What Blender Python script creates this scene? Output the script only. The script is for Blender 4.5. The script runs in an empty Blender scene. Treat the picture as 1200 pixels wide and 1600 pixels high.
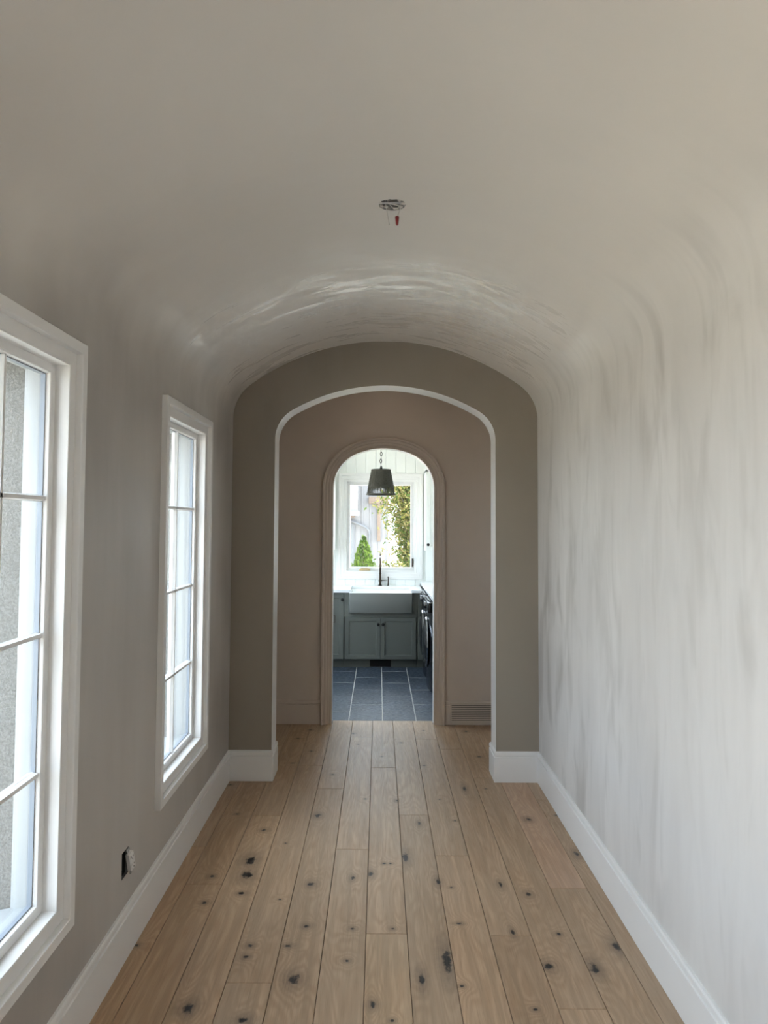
import bpy, bmesh, math, random
from mathutils import Vector, Matrix
PI = math.pi
SC = bpy.context.scene
COL = SC.collection

# ------------------------------------------------------------------ camera
CAM_H, CAM_X = 1.78, -0.042
F_PX, PITCH, ROLL = 1130.0, 0.045, 0.0055
cam_d = bpy.data.cameras.new('camera')
cam = bpy.data.objects.new('camera', cam_d)
COL.objects.link(cam)
cam_d.sensor_fit = 'VERTICAL'
cam_d.sensor_height = 36.0
cam_d.lens = 36.0 * F_PX / 1600.0
fw = Vector((0, math.cos(PITCH), math.sin(PITCH)))
r0 = Vector((1, 0, 0)); u0 = r0.cross(fw)
cr = r0 * math.cos(ROLL) + u0 * math.sin(ROLL)
cu = u0 * math.cos(ROLL) - r0 * math.sin(ROLL)
M = Matrix(((cr.x, cu.x, -fw.x, CAM_X), (cr.y, cu.y, -fw.y, 0), (cr.z, cu.z, -fw.z, CAM_H), (0, 0, 0, 1)))
cam.matrix_world = M
# principal point at pixel (592.28, 766.1) of 1200 x 1600
cam_d.shift_x = (600 - 592.28) / 1600.0
cam_d.shift_y = (766.1 - 800) / 1600.0
cam_d.clip_start = 0.02
SC.camera = cam

# ------------------------------------------------------------------ world, exposure
SKY = 4.2
w = bpy.data.worlds.new('overcast_sky'); SC.world = w; w.use_nodes = True
bg = w.node_tree.nodes['Background']
bg.inputs['Color'].default_value = (0.775, 0.865, 1.0, 1)
bg.inputs['Strength'].default_value = SKY
sun_d = bpy.data.lights.new('sun', 'SUN'); sun_d.energy = 12.0; sun_d.angle = math.radians(2.0); sun_d.color = (1.0, 0.95, 0.88)
sun = bpy.data.objects.new('sun', sun_d); COL.objects.link(sun)
sun.rotation_euler = Vector((-0.62, 0.0, -0.78)).to_track_quat('-Z', 'Y').to_euler()     # high over the right side of the house
vs = SC.view_settings
vs.view_transform = 'Standard'; vs.look = 'None'; vs.gamma = 1.0; vs.use_curve_mapping = False
vs.exposure = 1.52
SC.cycles.adaptive_threshold = 0.02
SC.cycles.max_bounces = 10
SC.cycles.diffuse_bounces = 8
SC.cycles.glossy_bounces = 5
SC.cycles.transparent_max_bounces = 16
SC.cycles.sample_clamp_indirect = 8.0
SC.cycles.caustics_reflective = False
SC.cycles.caustics_refractive = False


def portal(name, loc, direction, sx, sy):
    """a light portal: only tells the renderer where the sky comes in, gives no light of its own"""
    l = bpy.data.lights.new(name, 'AREA'); l.shape = 'RECTANGLE'; l.size = sx; l.size_y = sy
    l.cycles.is_portal = True
    o = bpy.data.objects.new(name, l); COL.objects.link(o)
    o.location = loc
    o.rotation_euler = Vector(direction).to_track_quat('-Z', 'Y').to_euler()
    return o


# ------------------------------------------------------------------ dimensions
HW = 1.073            # half width of the hall
YB = -2.6             # rear end of the hall
YP0, YP1 = 5.073, 5.285   # arched pier wall
Y20, Y21 = 6.49, 6.61     # wall with the arched doorway
YL = 9.60             # laundry back wall
XLL, XLR = -1.75, 1.25    # laundry side walls
SPR, TOP = 2.511, 3.066   # vault springing and crown
WT = 0.29             # outer wall thickness
XO = -HW - WT

# ------------------------------------------------------------------ node helpers


class NT:
    def __init__(s, name):
        s.m = bpy.data.materials.new(name); s.m.use_nodes = True
        s.t = s.m.node_tree; s.b = s.t.nodes['Principled BSDF']; s.out = s.t.nodes['Material Output']

    def n(s, typ, **kw):
        nd = s.t.nodes.new(typ)
        for k, v in kw.items():
            if k.startswith('i_'):
                nd.inputs[k[2:].replace('_', ' ')].default_value = v
            else:
                setattr(nd, k, v)
        return nd

    def l(s, a, b): s.t.links.new(a, b)

    def val(s, sock, v):
        if hasattr(v, 'node'): s.l(v, sock)
        else: sock.default_value = v

    def math(s, op, a, b=0.0, c=None, clamp=False):
        nd = s.n('ShaderNodeMath', operation=op); nd.use_clamp = clamp
        s.val(nd.inputs[0], a); s.val(nd.inputs[1], b)
        if c is not None: s.val(nd.inputs[2], c)
        return nd.outputs[0]

    def vmath(s, op, a, b):
        nd = s.n('ShaderNodeVectorMath', operation=op)
        s.val(nd.inputs[0], a); s.val(nd.inputs[1], b)
        return nd

    def pos(s): return s.n('ShaderNodeNewGeometry').outputs['Position']

    def noise(s, vec, scale=5.0, detail=4.0, rough=0.55, dist=0.0):
        nd = s.n('ShaderNodeTexNoise'); nd.inputs['Scale'].default_value = scale
        nd.inputs['Detail'].default_value = detail; nd.inputs['Roughness'].default_value = rough
        nd.inputs['Distortion'].default_value = dist
        s.l(vec, nd.inputs['Vector']); return nd.outputs['Fac']

    def scaled(s, vec, xyz): return s.vmath('MULTIPLY', vec, xyz).outputs[0]

    def smooth(s, v, a, b, lo=0.0, hi=1.0):
        nd = s.n('ShaderNodeMapRange', interpolation_type='SMOOTHSTEP')
        s.val(nd.inputs['Value'], v); s.val(nd.inputs['From Min'], a); s.val(nd.inputs['From Max'], b)
        s.val(nd.inputs['To Min'], lo); s.val(nd.inputs['To Max'], hi); return nd.outputs[0]

    def mix(s, fac, a, b, mode='MIX'):
        nd = s.n('ShaderNodeMix', data_type='RGBA', blend_type=mode)
        s.val(nd.inputs[0], fac)
        s.val(nd.inputs[6], a if hasattr(a, 'node') else (*a, 1)); s.val(nd.inputs[7], b if hasattr(b, 'node') else (*b, 1))
        return nd.outputs[2]

    def bump(s, h, strength=0.2, dist=0.01):
        nd = s.n('ShaderNodeBump'); nd.inputs['Strength'].default_value = strength; nd.inputs['Distance'].default_value = dist
        s.l(h, nd.inputs['Height']); s.l(nd.outputs[0], s.b.inputs['Normal'])

    def set(s, **kw):
        for k, v in kw.items(): s.val(s.b.inputs[k.replace('_', ' ')], v)
        return s


def plain(name, col, rough=0.5, metal=0.0, mottle=0.0, spec=0.5, bump=0.0, bscale=60.0):
    t = NT(name); p = t.pos()
    nz = t.noise(p, 7.0, 3.0)
    if mottle:
        a = tuple(c * (1 - mottle) for c in col); b = tuple(min(1, c * (1 + mottle)) for c in col)
        t.l(t.mix(nz, a, b), t.b.inputs['Base Color'])
    else:
        t.b.inputs['Base Color'].default_value = (*col, 1)
    t.set(Roughness=rough, Metallic=metal, Specular_IOR_Level=spec)
    if bump: t.bump(t.noise(p, bscale, 4.0), bump, 0.004)
    return t.m


def limewash(name, base, light, dark, streak=(0.4, 9.0, 0.9), amt=0.5, rough=(0.32, 0.62), gloss=(2.0, 9.0, 2.0)):
    """brushed lime plaster: cloudy mottling with brush streaks and uneven gloss"""
    t = NT(name); p = t.pos()
    cloud = t.noise(p, 0.9, 3.0, 0.5, 0.3)
    st = t.noise(t.scaled(p, streak), 1.0, 5.0, 0.55, 0.35)
    st2 = t.noise(t.scaled(p, tuple(v * 2.7 for v in streak)), 1.0, 5.0, 0.6, 0.3)
    patch = t.noise(t.vmath('ADD', p, (7.3, 2.1, 4.4)).outputs[0], 0.8, 2.0, 0.5)
    pm = t.smooth(patch, 0.30, 0.70)
    c = t.mix(t.smooth(cloud, 0.2, 0.8), base, tuple((a + b) / 2 for a, b in zip(base, light)))
    c = t.mix(t.math('MULTIPLY', t.smooth(st, 0.30, 0.75), amt), c, light)
    dk = t.math('MULTIPLY', t.smooth(st2, 0.42, 0.80), t.math('MULTIPLY', t.smooth(st, 0.70, 0.30), t.math('MULTIPLY', pm, amt * 2.6)), clamp=True)
    c = t.mix(dk, c, dark)
    t.l(c, t.b.inputs['Base Color'])
    brush = t.noise(t.scaled(p, gloss), 1.0, 6.0, 0.62, 0.2)
    rr = t.smooth(t.math('ADD', t.math('MULTIPLY', brush, 0.65), t.math('MULTIPLY', cloud, 0.35)), 0.36, 0.62, rough[0], rough[1])
    t.set(Roughness=rr, Specular_IOR_Level=0.45)
    t.bump(t.math('ADD', t.math('MULTIPLY', st2, 0.5), t.noise(p, 40.0, 4.0, 0.6)), 0.06, 0.003)
    return t.m


MT = {}


def hall_limewash():
    """one continuous lime plaster for left wall, vault and right wall: the brushed coats differ from side to side and fade into each other"""
    t = NT('limewash_hall'); p = t.pos()
    sp = t.n('ShaderNodeSeparateXYZ'); t.l(p, sp.inputs[0]); X, Y, Z = sp.outputs
    wob = t.math('MULTIPLY', t.math('SUBTRACT', t.noise(p, 1.4, 3.0), 0.5), 0.9)
    zz = t.math('ADD', Z, wob)
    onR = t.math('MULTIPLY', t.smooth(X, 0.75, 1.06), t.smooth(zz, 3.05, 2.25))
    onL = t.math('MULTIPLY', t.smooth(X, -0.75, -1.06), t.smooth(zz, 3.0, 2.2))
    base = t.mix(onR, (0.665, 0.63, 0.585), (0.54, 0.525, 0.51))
    base = t.mix(onL, base, (0.315, 0.292, 0.27))  # left wall's base darkened, standing in for the shade it lies in
    cloud = t.noise(p, 0.8, 2.0, 0.5, 0.3)
    c = t.mix(t.math('MULTIPLY', t.smooth(cloud, 0.25, 0.75), 0.40), base, (0.74, 0.715, 0.68))
    pn = t.noise(t.vmath('ADD', p, (7.3, 2.1, 4.4)).outputs[0], 0.75, 2.0, 0.5)
    patch = t.smooth(pn, 0.35, 0.65)
    far = t.smooth(Y, 0.8, 4.2, 0.45, 1.0)
    # upright brush marks, broad and fine
    s1 = t.noise(t.scaled(p, (0.4, 2.3, 0.36)), 1.0, 3.0, 0.5, 0.5)
    s2 = t.noise(t.scaled(p, (1.1, 8.5, 1.7)), 1.0, 3.0, 0.55, 0.5)
    s3 = t.noise(t.scaled(t.vmath('ADD', p, (3.0, 11.0, 5.0)).outputs[0], (0.6, 4.6, 1.5)), 1.0, 3.0, 0.5, 0.7)
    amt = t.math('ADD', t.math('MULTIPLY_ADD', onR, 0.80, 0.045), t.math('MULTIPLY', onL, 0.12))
    c = t.mix(t.math('MULTIPLY', t.smooth(t.math('ADD', t.math('MULTIPLY', s1, 0.6), t.math('MULTIPLY', s2, 0.4)), 0.40, 0.66), t.math('MULTIPLY', amt, 0.65)), c, (0.71, 0.695, 0.675))
    dk = t.math('MULTIPLY', t.smooth(s3, 0.46, 0.74), t.math('MULTIPLY', patch, t.math('MULTIPLY', amt, far)))
    c = t.mix(t.math('MULTIPLY', dk, 0.95), c, (0.34, 0.325, 0.305))
    dk2 = t.math('MULTIPLY', t.smooth(s2, 0.52, 0.72), t.math('MULTIPLY', t.math('MULTIPLY', onR, 0.45), far))
    c = t.mix(dk2, c, (0.40, 0.385, 0.365))
    t.l(c, t.b.inputs['Base Color'])
    brush = t.noise(t.scaled(p, (3.0, 14.0, 3.0)), 1.0, 5.0, 0.65, 0.3)
    gl = t.math('ADD', t.math('MULTIPLY', brush, 0.65), t.math('MULTIPLY', cloud, 0.35))
    pol = t.math('MULTIPLY', t.smooth(Y, 2.9, 3.9), t.math('SUBTRACT', 1.0, t.math('MAXIMUM', onR, onL)))     # burnished by the trowel near the arch
    lo = t.math('MULTIPLY_ADD', pol, -0.29, 0.45)
    t.set(Roughness=t.smooth(gl, 0.38, 0.60, lo, 0.50), Specular_IOR_Level=0.45)
    t.bump(t.noise(p, 38.0, 3.0, 0.6), 0.05, 0.003)
    return t.m


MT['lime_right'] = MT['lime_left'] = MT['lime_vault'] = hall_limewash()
MT['lime_tan'] = limewash('limewash_tan', (0.275, 0.240, 0.195), (0.315, 0.278, 0.23), (0.23, 0.20, 0.16), (1.5, 0.6, 0.5), 0.45, (0.45, 0.7))
MT['greige'] = plain('greige_paint', (0.61, 0.535, 0.465), 0.45, mottle=0.04, bump=0.03)
MT['white'] = plain('white_trim_paint', (0.74, 0.735, 0.725), 0.35, mottle=0.02)
MT['clad'] = plain('pale_exterior_paint', (0.27, 0.285, 0.29), 0.5)
MT['white_wall'] = plain('white_wall_paint', (0.81, 0.83, 0.81), 0.5, mottle=0.02)
MT['sage'] = plain('grey_green_paint', (0.105, 0.116, 0.106), 0.4, mottle=0.03)
MT['black'] = plain('black_metal', (0.006, 0.006, 0.006), 0.6, spec=0.25)
MT['bronze'] = plain('dark_bronze', (0.05, 0.035, 0.025), 0.3, metal=0.85)
MT['steel'] = plain('galvanised_steel', (0.52, 0.52, 0.52), 0.45, metal=0.5, mottle=0.15)
MT['brass'] = plain('brass', (0.62, 0.45, 0.20), 0.3, metal=0.9)
MT['apron'] = plain('grey_apron', (0.135, 0.145, 0.14), 0.3)  # darker grey, for the front face of the basin only
MT['china'] = plain('white_fireclay', (0.82, 0.84, 0.84), 0.12)
MT['quartz'] = plain('white_quartz', (0.76, 0.79, 0.82), 0.15, mottle=0.04)
MT['black_gloss'] = plain('black_enamel', (0.010, 0.011, 0.014), 0.12)
MT['chrome'] = plain('chrome', (0.75, 0.77, 0.8), 0.08, metal=1.0)
MT['dark_chrome'] = plain('dark_chrome', (0.22, 0.23, 0.25), 0.15, metal=1.0)
MT['dark'] = plain('dark_void', (0.01, 0.01, 0.01), 0.8)
MT['plastic'] = plain('white_plastic', (0.68, 0.67, 0.66), 0.35)
MT['red'] = plain('red_plastic', (0.22, 0.012, 0.015), 0.35)
MT['wire'] = plain('white_wire', (0.72, 0.70, 0.66), 0.4)
MT['grey_gasket'] = plain('grey_gasket', (0.22, 0.25, 0.29), 0.4)
MT['subfloor'] = plain('subfloor', (0.05, 0.035, 0.025), 0.9)
MT['grout'] = plain('pale_grout', (0.42, 0.42, 0.41), 0.85, mottle=0.15, bump=0.3, bscale=200)
MT['timber'] = plain('tan_timber', (0.095, 0.068, 0.05), 0.7, mottle=0.15)
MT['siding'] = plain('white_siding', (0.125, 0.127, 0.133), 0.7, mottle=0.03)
MT['roof'] = plain('pale_roof_metal', (0.075, 0.082, 0.092), 0.6)
MT['ground'] = plain('pale_gravel', (0.52, 0.465, 0.39), 0.95, mottle=0.3, bump=0.6, bscale=90)
MT['bark'] = plain('grey_bark', (0.16, 0.13, 0.10), 0.9, mottle=0.3, bump=0.6, bscale=50)


def mat_stucco():
    t = NT('rough_stucco'); p = t.pos()
    n1 = t.noise(p, 120.0, 6.0, 0.75); n2 = t.noise(t.scaled(p, (60, 60, 4)), 1.0, 3.0, 0.6)
    c = t.mix(t.smooth(n1, 0.35, 0.65), (0.18, 0.177, 0.164), (0.285, 0.28, 0.265))
    c = t.mix(t.math('MULTIPLY', t.smooth(n2, 0.55, 0.75), 0.35), c, (0.29, 0.29, 0.28))
    t.l(c, t.b.inputs['Base Color']); t.set(Roughness=0.95)
    t.bump(n1, 0.9, 0.012); return t.m


def mat_glass():
    t = NT('window_glass')
    tr = t.n('ShaderNodeBsdfTransparent'); tr.inputs['Color'].default_value = (0.96, 0.98, 0.97, 1)
    gl = t.n('ShaderNodeBsdfGlossy'); gl.inputs['Roughness'].default_value = 0.01
    g = t.n('ShaderNodeNewGeometry')
    dt = t.math('ABSOLUTE', t.vmath('DOT_PRODUCT', g.outputs['Incoming'], g.outputs['Normal']).outputs['Value'])
    fr = t.math('MULTIPLY_ADD', t.math('POWER', t.math('SUBTRACT', 1.0, dt, clamp=True), 5.0), 0.96, 0.04)
    mx = t.n('ShaderNodeMixShader')
    t.l(fr, mx.inputs[0]); t.l(tr.outputs[0], mx.inputs[1]); t.l(gl.outputs[0], mx.inputs[2])
    t.l(mx.outputs[0], t.out.inputs['Surface']); return t.m


def mat_leaf(name, a, b):
    t = NT(name); p = t.pos()
    c = t.mix(t.smooth(t.noise(p, 9.0, 3.0), 0.35, 0.65), a, b)
    di = t.n('ShaderNodeBsdfDiffuse'); tl = t.n('ShaderNodeBsdfTranslucent'); mx = t.n('ShaderNodeMixShader')
    t.l(c, di.inputs[0]); t.l(c, tl.inputs[0]); mx.inputs[0].default_value = 0.45
    t.l(di.outputs[0], mx.inputs[1]); t.l(tl.outputs[0], mx.inputs[2]); t.l(mx.outputs[0], t.out.inputs['Surface'])
    return t.m


def mat_slate():
    t = NT('blue_slate'); p = t.pos()
    oi = t.n('ShaderNodeObjectInfo').outputs['Random']
    n1 = t.noise(p, 6.0, 6.0, 0.65, 0.6); n2 = t.noise(t.scaled(p, (1, 2.2, 1)), 26.0, 6.0, 0.7)
    c = t.mix(t.smooth(n1, 0.3, 0.7), (0.020, 0.030, 0.046), (0.045, 0.064, 0.094))
    c = t.mix(t.math('MULTIPLY', oi, 0.5), c, (0.030, 0.042, 0.062))
    t.l(c, t.b.inputs['Base Color'])
    t.set(Roughness=t.smooth(n2, 0.3, 0.7, 0.26, 0.62), Specular_IOR_Level=0.45)
    t.bump(t.math('ADD', n2, t.math('MULTIPLY', n1, 1.5)), 0.35, 0.006); return t.m


def mat_rope():
    t = NT('woven_seagrass'); p = t.pos()
    n = t.noise(t.scaled(p, (40, 40, 160)), 1.0, 3.0)
    c = t.mix(n, (0.026, 0.025, 0.018), (0.085, 0.082, 0.064))
    t.l(c, t.b.inputs['Base Color']); t.set(Roughness=0.85); t.bump(n, 0.6, 0.004); return t.m


def mat_plank():
    """oak: per-board tone, cathedral grain, knots listed on each board as k0..k4 = (x, y, radius, lengthening)"""
    t = NT('oak_plank'); p = t.pos()
    rnd = t.n('ShaderNodeObjectInfo').outputs['Random']
    off = t.math('MULTIPLY', rnd, 37.0)
    cx = t.n('ShaderNodeCombineXYZ'); t.l(off, cx.inputs[0]); t.l(t.math('MULTIPLY', rnd, 53.0), cx.inputs[1])
    wob = t.noise(t.scaled(p, (1, 0.7, 1)), 48.0, 4.0, 0.65)
    core = None; halo = None; push = None
    for k in range(5):
        a = t.n('ShaderNodeAttribute', attribute_type='OBJECT', attribute_name='k%d' % k)
        se = t.n('ShaderNodeSeparateXYZ'); t.l(a.outputs['Vector'], se.inputs[0])
        sp = t.n('ShaderNodeSeparateXYZ'); t.l(p, sp.inputs[0])
        dx = t.math('SUBTRACT', sp.outputs[0], se.outputs[0]); dy = t.math('DIVIDE', t.math('SUBTRACT', sp.outputs[1], se.outputs[1]), a.outputs['Alpha'])
        d = t.math('SQRT', t.math('ADD', t.math('MULTIPLY', dx, dx), t.math('MULTIPLY', dy, dy)))
        rad = se.outputs[2]
        q = t.math('DIVIDE', d, rad)
        qn = t.math('ADD', q, t.math('MULTIPLY', t.math('SUBTRACT', wob, 0.5), 3.0))
        c1 = t.smooth(qn, 1.45, 0.55)
        h1 = t.smooth(qn, 4.8, 0.6)
        g = t.math('DIVIDE', 1.0, t.math('ADD', 1.0, t.math('MULTIPLY', t.math('MULTIPLY', q, q), 0.045)))
        core = c1 if core is None else t.math('MAXIMUM', core, c1)
        halo = h1 if halo is None else t.math('MAXIMUM', halo, h1)
        push = g if push is None else t.math('MAXIMUM', push, g)
    pv = t.vmath('ADD', p, cx.outputs[0]).outputs[0]
    # cathedral figure: rings of a slow noise field, wrapped round the knots
    slow = t.noise(t.scaled(pv, (5.5, 0.55, 1)), 1.0, 2.0, 0.5, 0.3)
    ring = t.math('ADD', t.math('MULTIPLY', slow, 17.0), t.math('MULTIPLY', push, 5.0))
    tri = t.math('PINGPONG', ring, 0.5)
    fig = t.smooth(tri, 0.05, 0.45)
    fine = t.noise(t.scaled(pv, (230.0, 7.0, 1)), 1.0, 4.0, 0.6)
    mid = t.noise(t.scaled(pv, (34.0, 1.1, 1)), 1.0, 4.0, 0.6, 0.2)
    big = t.noise(t.scaled(pv, (4.0, 1.4, 1)), 1.0, 3.0, 0.5)
    tone = t.n('ShaderNodeAttribute', attribute_type='OBJECT', attribute_name='tone')
    c = t.mix(fig, (0.40, 0.268, 0.167), (0.48, 0.336, 0.218))
    c = t.mix(t.smooth(mid, 0.3, 0.72), c, (0.335, 0.232, 0.147))
    c = t.mix(t.math('MULTIPLY', t.smooth(fine, 0.50, 0.72), 0.42), c, (0.225, 0.150, 0.092))
    c = t.mix(t.math('MULTIPLY', t.smooth(big, 0.35, 0.7), 0.30), c, (0.45, 0.345, 0.25))
    c = t.mix(1.0, c, tone.outputs['Color'], 'MULTIPLY')
    c = t.mix(t.math('MULTIPLY', halo, 0.50), c, (0.115, 0.082, 0.060))
    c = t.mix(core, c, (0.014, 0.011, 0.010))
    t.l(c, t.b.inputs['Base Color'])
    t.set(Roughness=t.smooth(fine, 0.3, 0.7, 0.35, 0.52), Specular_IOR_Level=0.46)
    h = t.math('SUBTRACT', t.math('MULTIPLY', fine, -0.4), t.math('MULTIPLY', core, 1.5))
    t.bump(t.math('ADD', h, t.math('MULTIPLY', fig, 0.25)), 0.16, 0.003)
    return t.m


MT['stucco'] = mat_stucco(); MT['glass'] = mat_glass(); MT['slate'] = mat_slate(); MT['rope'] = mat_rope(); MT['plank'] = mat_plank()
MT['leaf_g'] = mat_leaf('green_leaf', (0.03, 0.055, 0.012), (0.075, 0.115, 0.028))
MT['leaf_y'] = mat_leaf('yellow_leaf', (0.13, 0.135, 0.035), (0.21, 0.175, 0.075))
MT['leaf_a'] = mat_leaf('cedar_leaf', (0.032, 0.062, 0.010), (0.095, 0.145, 0.026))

# ------------------------------------------------------------------ mesh helpers


class MB:
    def __init__(s): s.v = []; s.f = []; s.mi = []; s.cur = 0

    def add(s, vs, fs):
        o = len(s.v); s.v += [tuple(v) for v in vs]
        for f in fs: s.f.append(tuple(i + o for i in f)); s.mi.append(s.cur)

    def box(s, x0, x1, y0, y1, z0, z1):
        s.add([(x0, y0, z0), (x1, y0, z0), (x1, y1, z0), (x0, y1, z0), (x0, y0, z1), (x1, y0, z1), (x1, y1, z1), (x0, y1, z1)],
              [(0, 3, 2, 1), (4, 5, 6, 7), (0, 1, 5, 4), (1, 2, 6, 5), (2, 3, 7, 6), (3, 0, 4, 7)])
        return s

    def cbox(s, x0, x1, y0, y1, z0, z1, c=0.002):
        """box with chamfered edges"""
        bm = bmesh.new(); bmesh.ops.create_cube(bm, size=1)
        for v in bm.verts:
            v.co = Vector(((x0 + x1) / 2 + v.co.x * (x1 - x0), (y0 + y1) / 2 + v.co.y * (y1 - y0), (z0 + z1) / 2 + v.co.z * (z1 - z0)))
        bmesh.ops.bevel(bm, geom=list(bm.edges), offset=c, segments=2, affect='EDGES', profile=0.5)
        bm.verts.index_update(); bm.faces.ensure_lookup_table()
        s.add([v.co[:] for v in bm.verts], [[v.index for v in f.verts] for f in bm.faces]); bm.free(); return s

    def sweep(s, path, prof, mapf, closed=False):
        """profile (u = offset to the right of travel, t) swept along a 2D path with mitred corners"""
        n = len(path); rings = []
        for i in range(n):
            p = Vector(path[i])
            a = Vector(path[i - 1]) if (closed or i > 0) else None
            b = Vector(path[(i + 1) % n]) if (closed or i < n - 1) else None
            d1 = (p - a).normalized() if a is not None else (b - p).normalized()
            d2 = (b - p).normalized() if b is not None else d1
            n1 = Vector((d1.y, -d1.x)); n2 = Vector((d2.y, -d2.x))
            m = (n1 + n2); m = m / max(0.2, m.dot(n1)) if m.length > 1e-6 else n1
            rings.append([mapf(p.x + m.x * u, p.y + m.y * u, t) for u, t in prof])
        k = len(prof); vs_ = [v for r in rings for v in r]; fs = []
        for i in range(n if closed else n - 1):
            j = (i + 1) % n
            for q in range(k):
                r = (q + 1) % k
                fs.append((i * k + q, j * k + q, j * k + r, i * k + r))
        if not closed:
            fs.append(tuple(range(k))[::-1]); fs.append(tuple((n - 1) * k + q for q in range(k)))
        s.add(vs_, fs); return s

    def lathe(s, prof, c=(0, 0, 0), seg=24, axis='Z', cap=True):
        vs_ = []; fs = []; k = len(prof)
        for i in range(seg):
            a = 2 * PI * i / seg
            for r, h in prof:
                x, y, z = r * math.cos(a), r * math.sin(a), h
                if axis == 'Y': x, y, z = x, h, y
                if axis == 'X': x, y, z = h, x, y
                vs_.append((c[0] + x, c[1] + y, c[2] + z))
        for i in range(seg):
            j = (i + 1) % seg
            for q in range(k - 1):
                fs.append((i * k + q, j * k + q, j * k + q + 1, i * k + q + 1))
        if cap:
            fs.append(tuple(i * k for i in range(seg))); fs.append(tuple(i * k + k - 1 for i in range(seg)))
        s.add(vs_, fs); return s

    def tube(s, pts, rad, seg=8, taper=None):
        P = [Vector(p) for p in pts]; n = len(P); vs_ = []; fs = []
        up = Vector((0.13, 0.27, 0.95))
        for i in range(n):
            d = (P[min(i + 1, n - 1)] - P[max(i - 1, 0)]).normalized()
            if abs(d.dot(up)) > 0.98: up = Vector((0.9, 0.3, 0.1))
            a = d.cross(up).normalized(); b = d.cross(a)
            r = rad if taper is None else taper[i]
            for k in range(seg):
                t = 2 * PI * k / seg
                vs_.append(P[i] + a * (r * math.cos(t)) + b * (r * math.sin(t)))
        for i in range(n - 1):
            for k in range(seg):
                l = (k + 1) % seg
                fs.append((i * seg + k, i * seg + l, (i + 1) * seg + l, (i + 1) * seg + k))
        fs.append(tuple(range(seg))[::-1]); fs.append(tuple((n - 1) * seg + k for k in range(seg)))
        s.add(vs_, fs); return s

    def build(s, name, mats, parent=None, smooth=None, loc=None, fix=True):
        me = bpy.data.meshes.new(name)
        vv = s.v
        if loc: vv = [(x - loc[0], y - loc[1], z - loc[2]) for x, y, z in vv]
        me.from_pydata(vv, [], s.f)
        mats = mats if isinstance(mats, (list, tuple)) else [mats]
        for m in mats: me.materials.append(MT[m])
        if len(mats) > 1: me.polygons.foreach_set('material_index', s.mi)
        if fix:
            bm = bmesh.new(); bm.from_mesh(me); bmesh.ops.recalc_face_normals(bm, faces=bm.faces); bm.to_mesh(me); bm.free()
        if smooth:
            me.polygons.foreach_set('use_smooth', [True] * len(me.polygons)); me.set_sharp_from_angle(angle=math.radians(smooth))
        o = bpy.data.objects.new(name, me); COL.objects.link(o)
        if loc: o.location = loc
        if parent is not None: attach(o, parent)
        return o


def attach(o, parent):
    """parents keep only a location, so a child at a world place moves into the parent's frame by subtraction"""
    wl = Vector((0, 0, 0)); q = parent
    while q is not None: wl += q.location; q = q.parent
    o.parent = parent; o.location = Vector(o.location) - wl


def tag(o, label, cat, group=None, kind=None):
    o['label'] = label; o['category'] = cat
    if group: o['group'] = group
    if kind: o['kind'] = kind
    return o


def empty(name, loc, label, cat, group=None, kind=None):
    o = bpy.data.objects.new(name, None); o.empty_display_size = 0.1; COL.objects.link(o); o.location = loc
    return tag(o, label, cat, group, kind)


def arch(a, R, r, top, n=14, zbase=0.0):
    """three-centred arch, left foot to right foot, feet at zbase"""
    zb = top - R + math.sqrt((R - r) ** 2 - (a - r) ** 2)     # springing
    th = math.atan2(a - r, math.sqrt((R - r) ** 2 - (a - r) ** 2))   # angle from vertical where the arcs meet
    L = [(-a, zbase)] if zbase is not None else []
    for i in range(n + 1):
        t = PI - (PI / 2 - th) * i / n
        L.append((-(a - r) + r * math.cos(t), zb + r * math.sin(t)))
    m = n * 2
    for i in range(1, m):
        t = -th + 2 * th * i / m
        L.append((R * math.sin(t), top - R + R * math.cos(t)))
    for i in range(n + 1):
        t = (PI / 2 - th) * (1 - i / n)
        L.append(((a - r) + r * math.cos(t), zb + r * math.sin(t)))
    if zbase is not None: L.append((a, zbase))
    return L, zb


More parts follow.
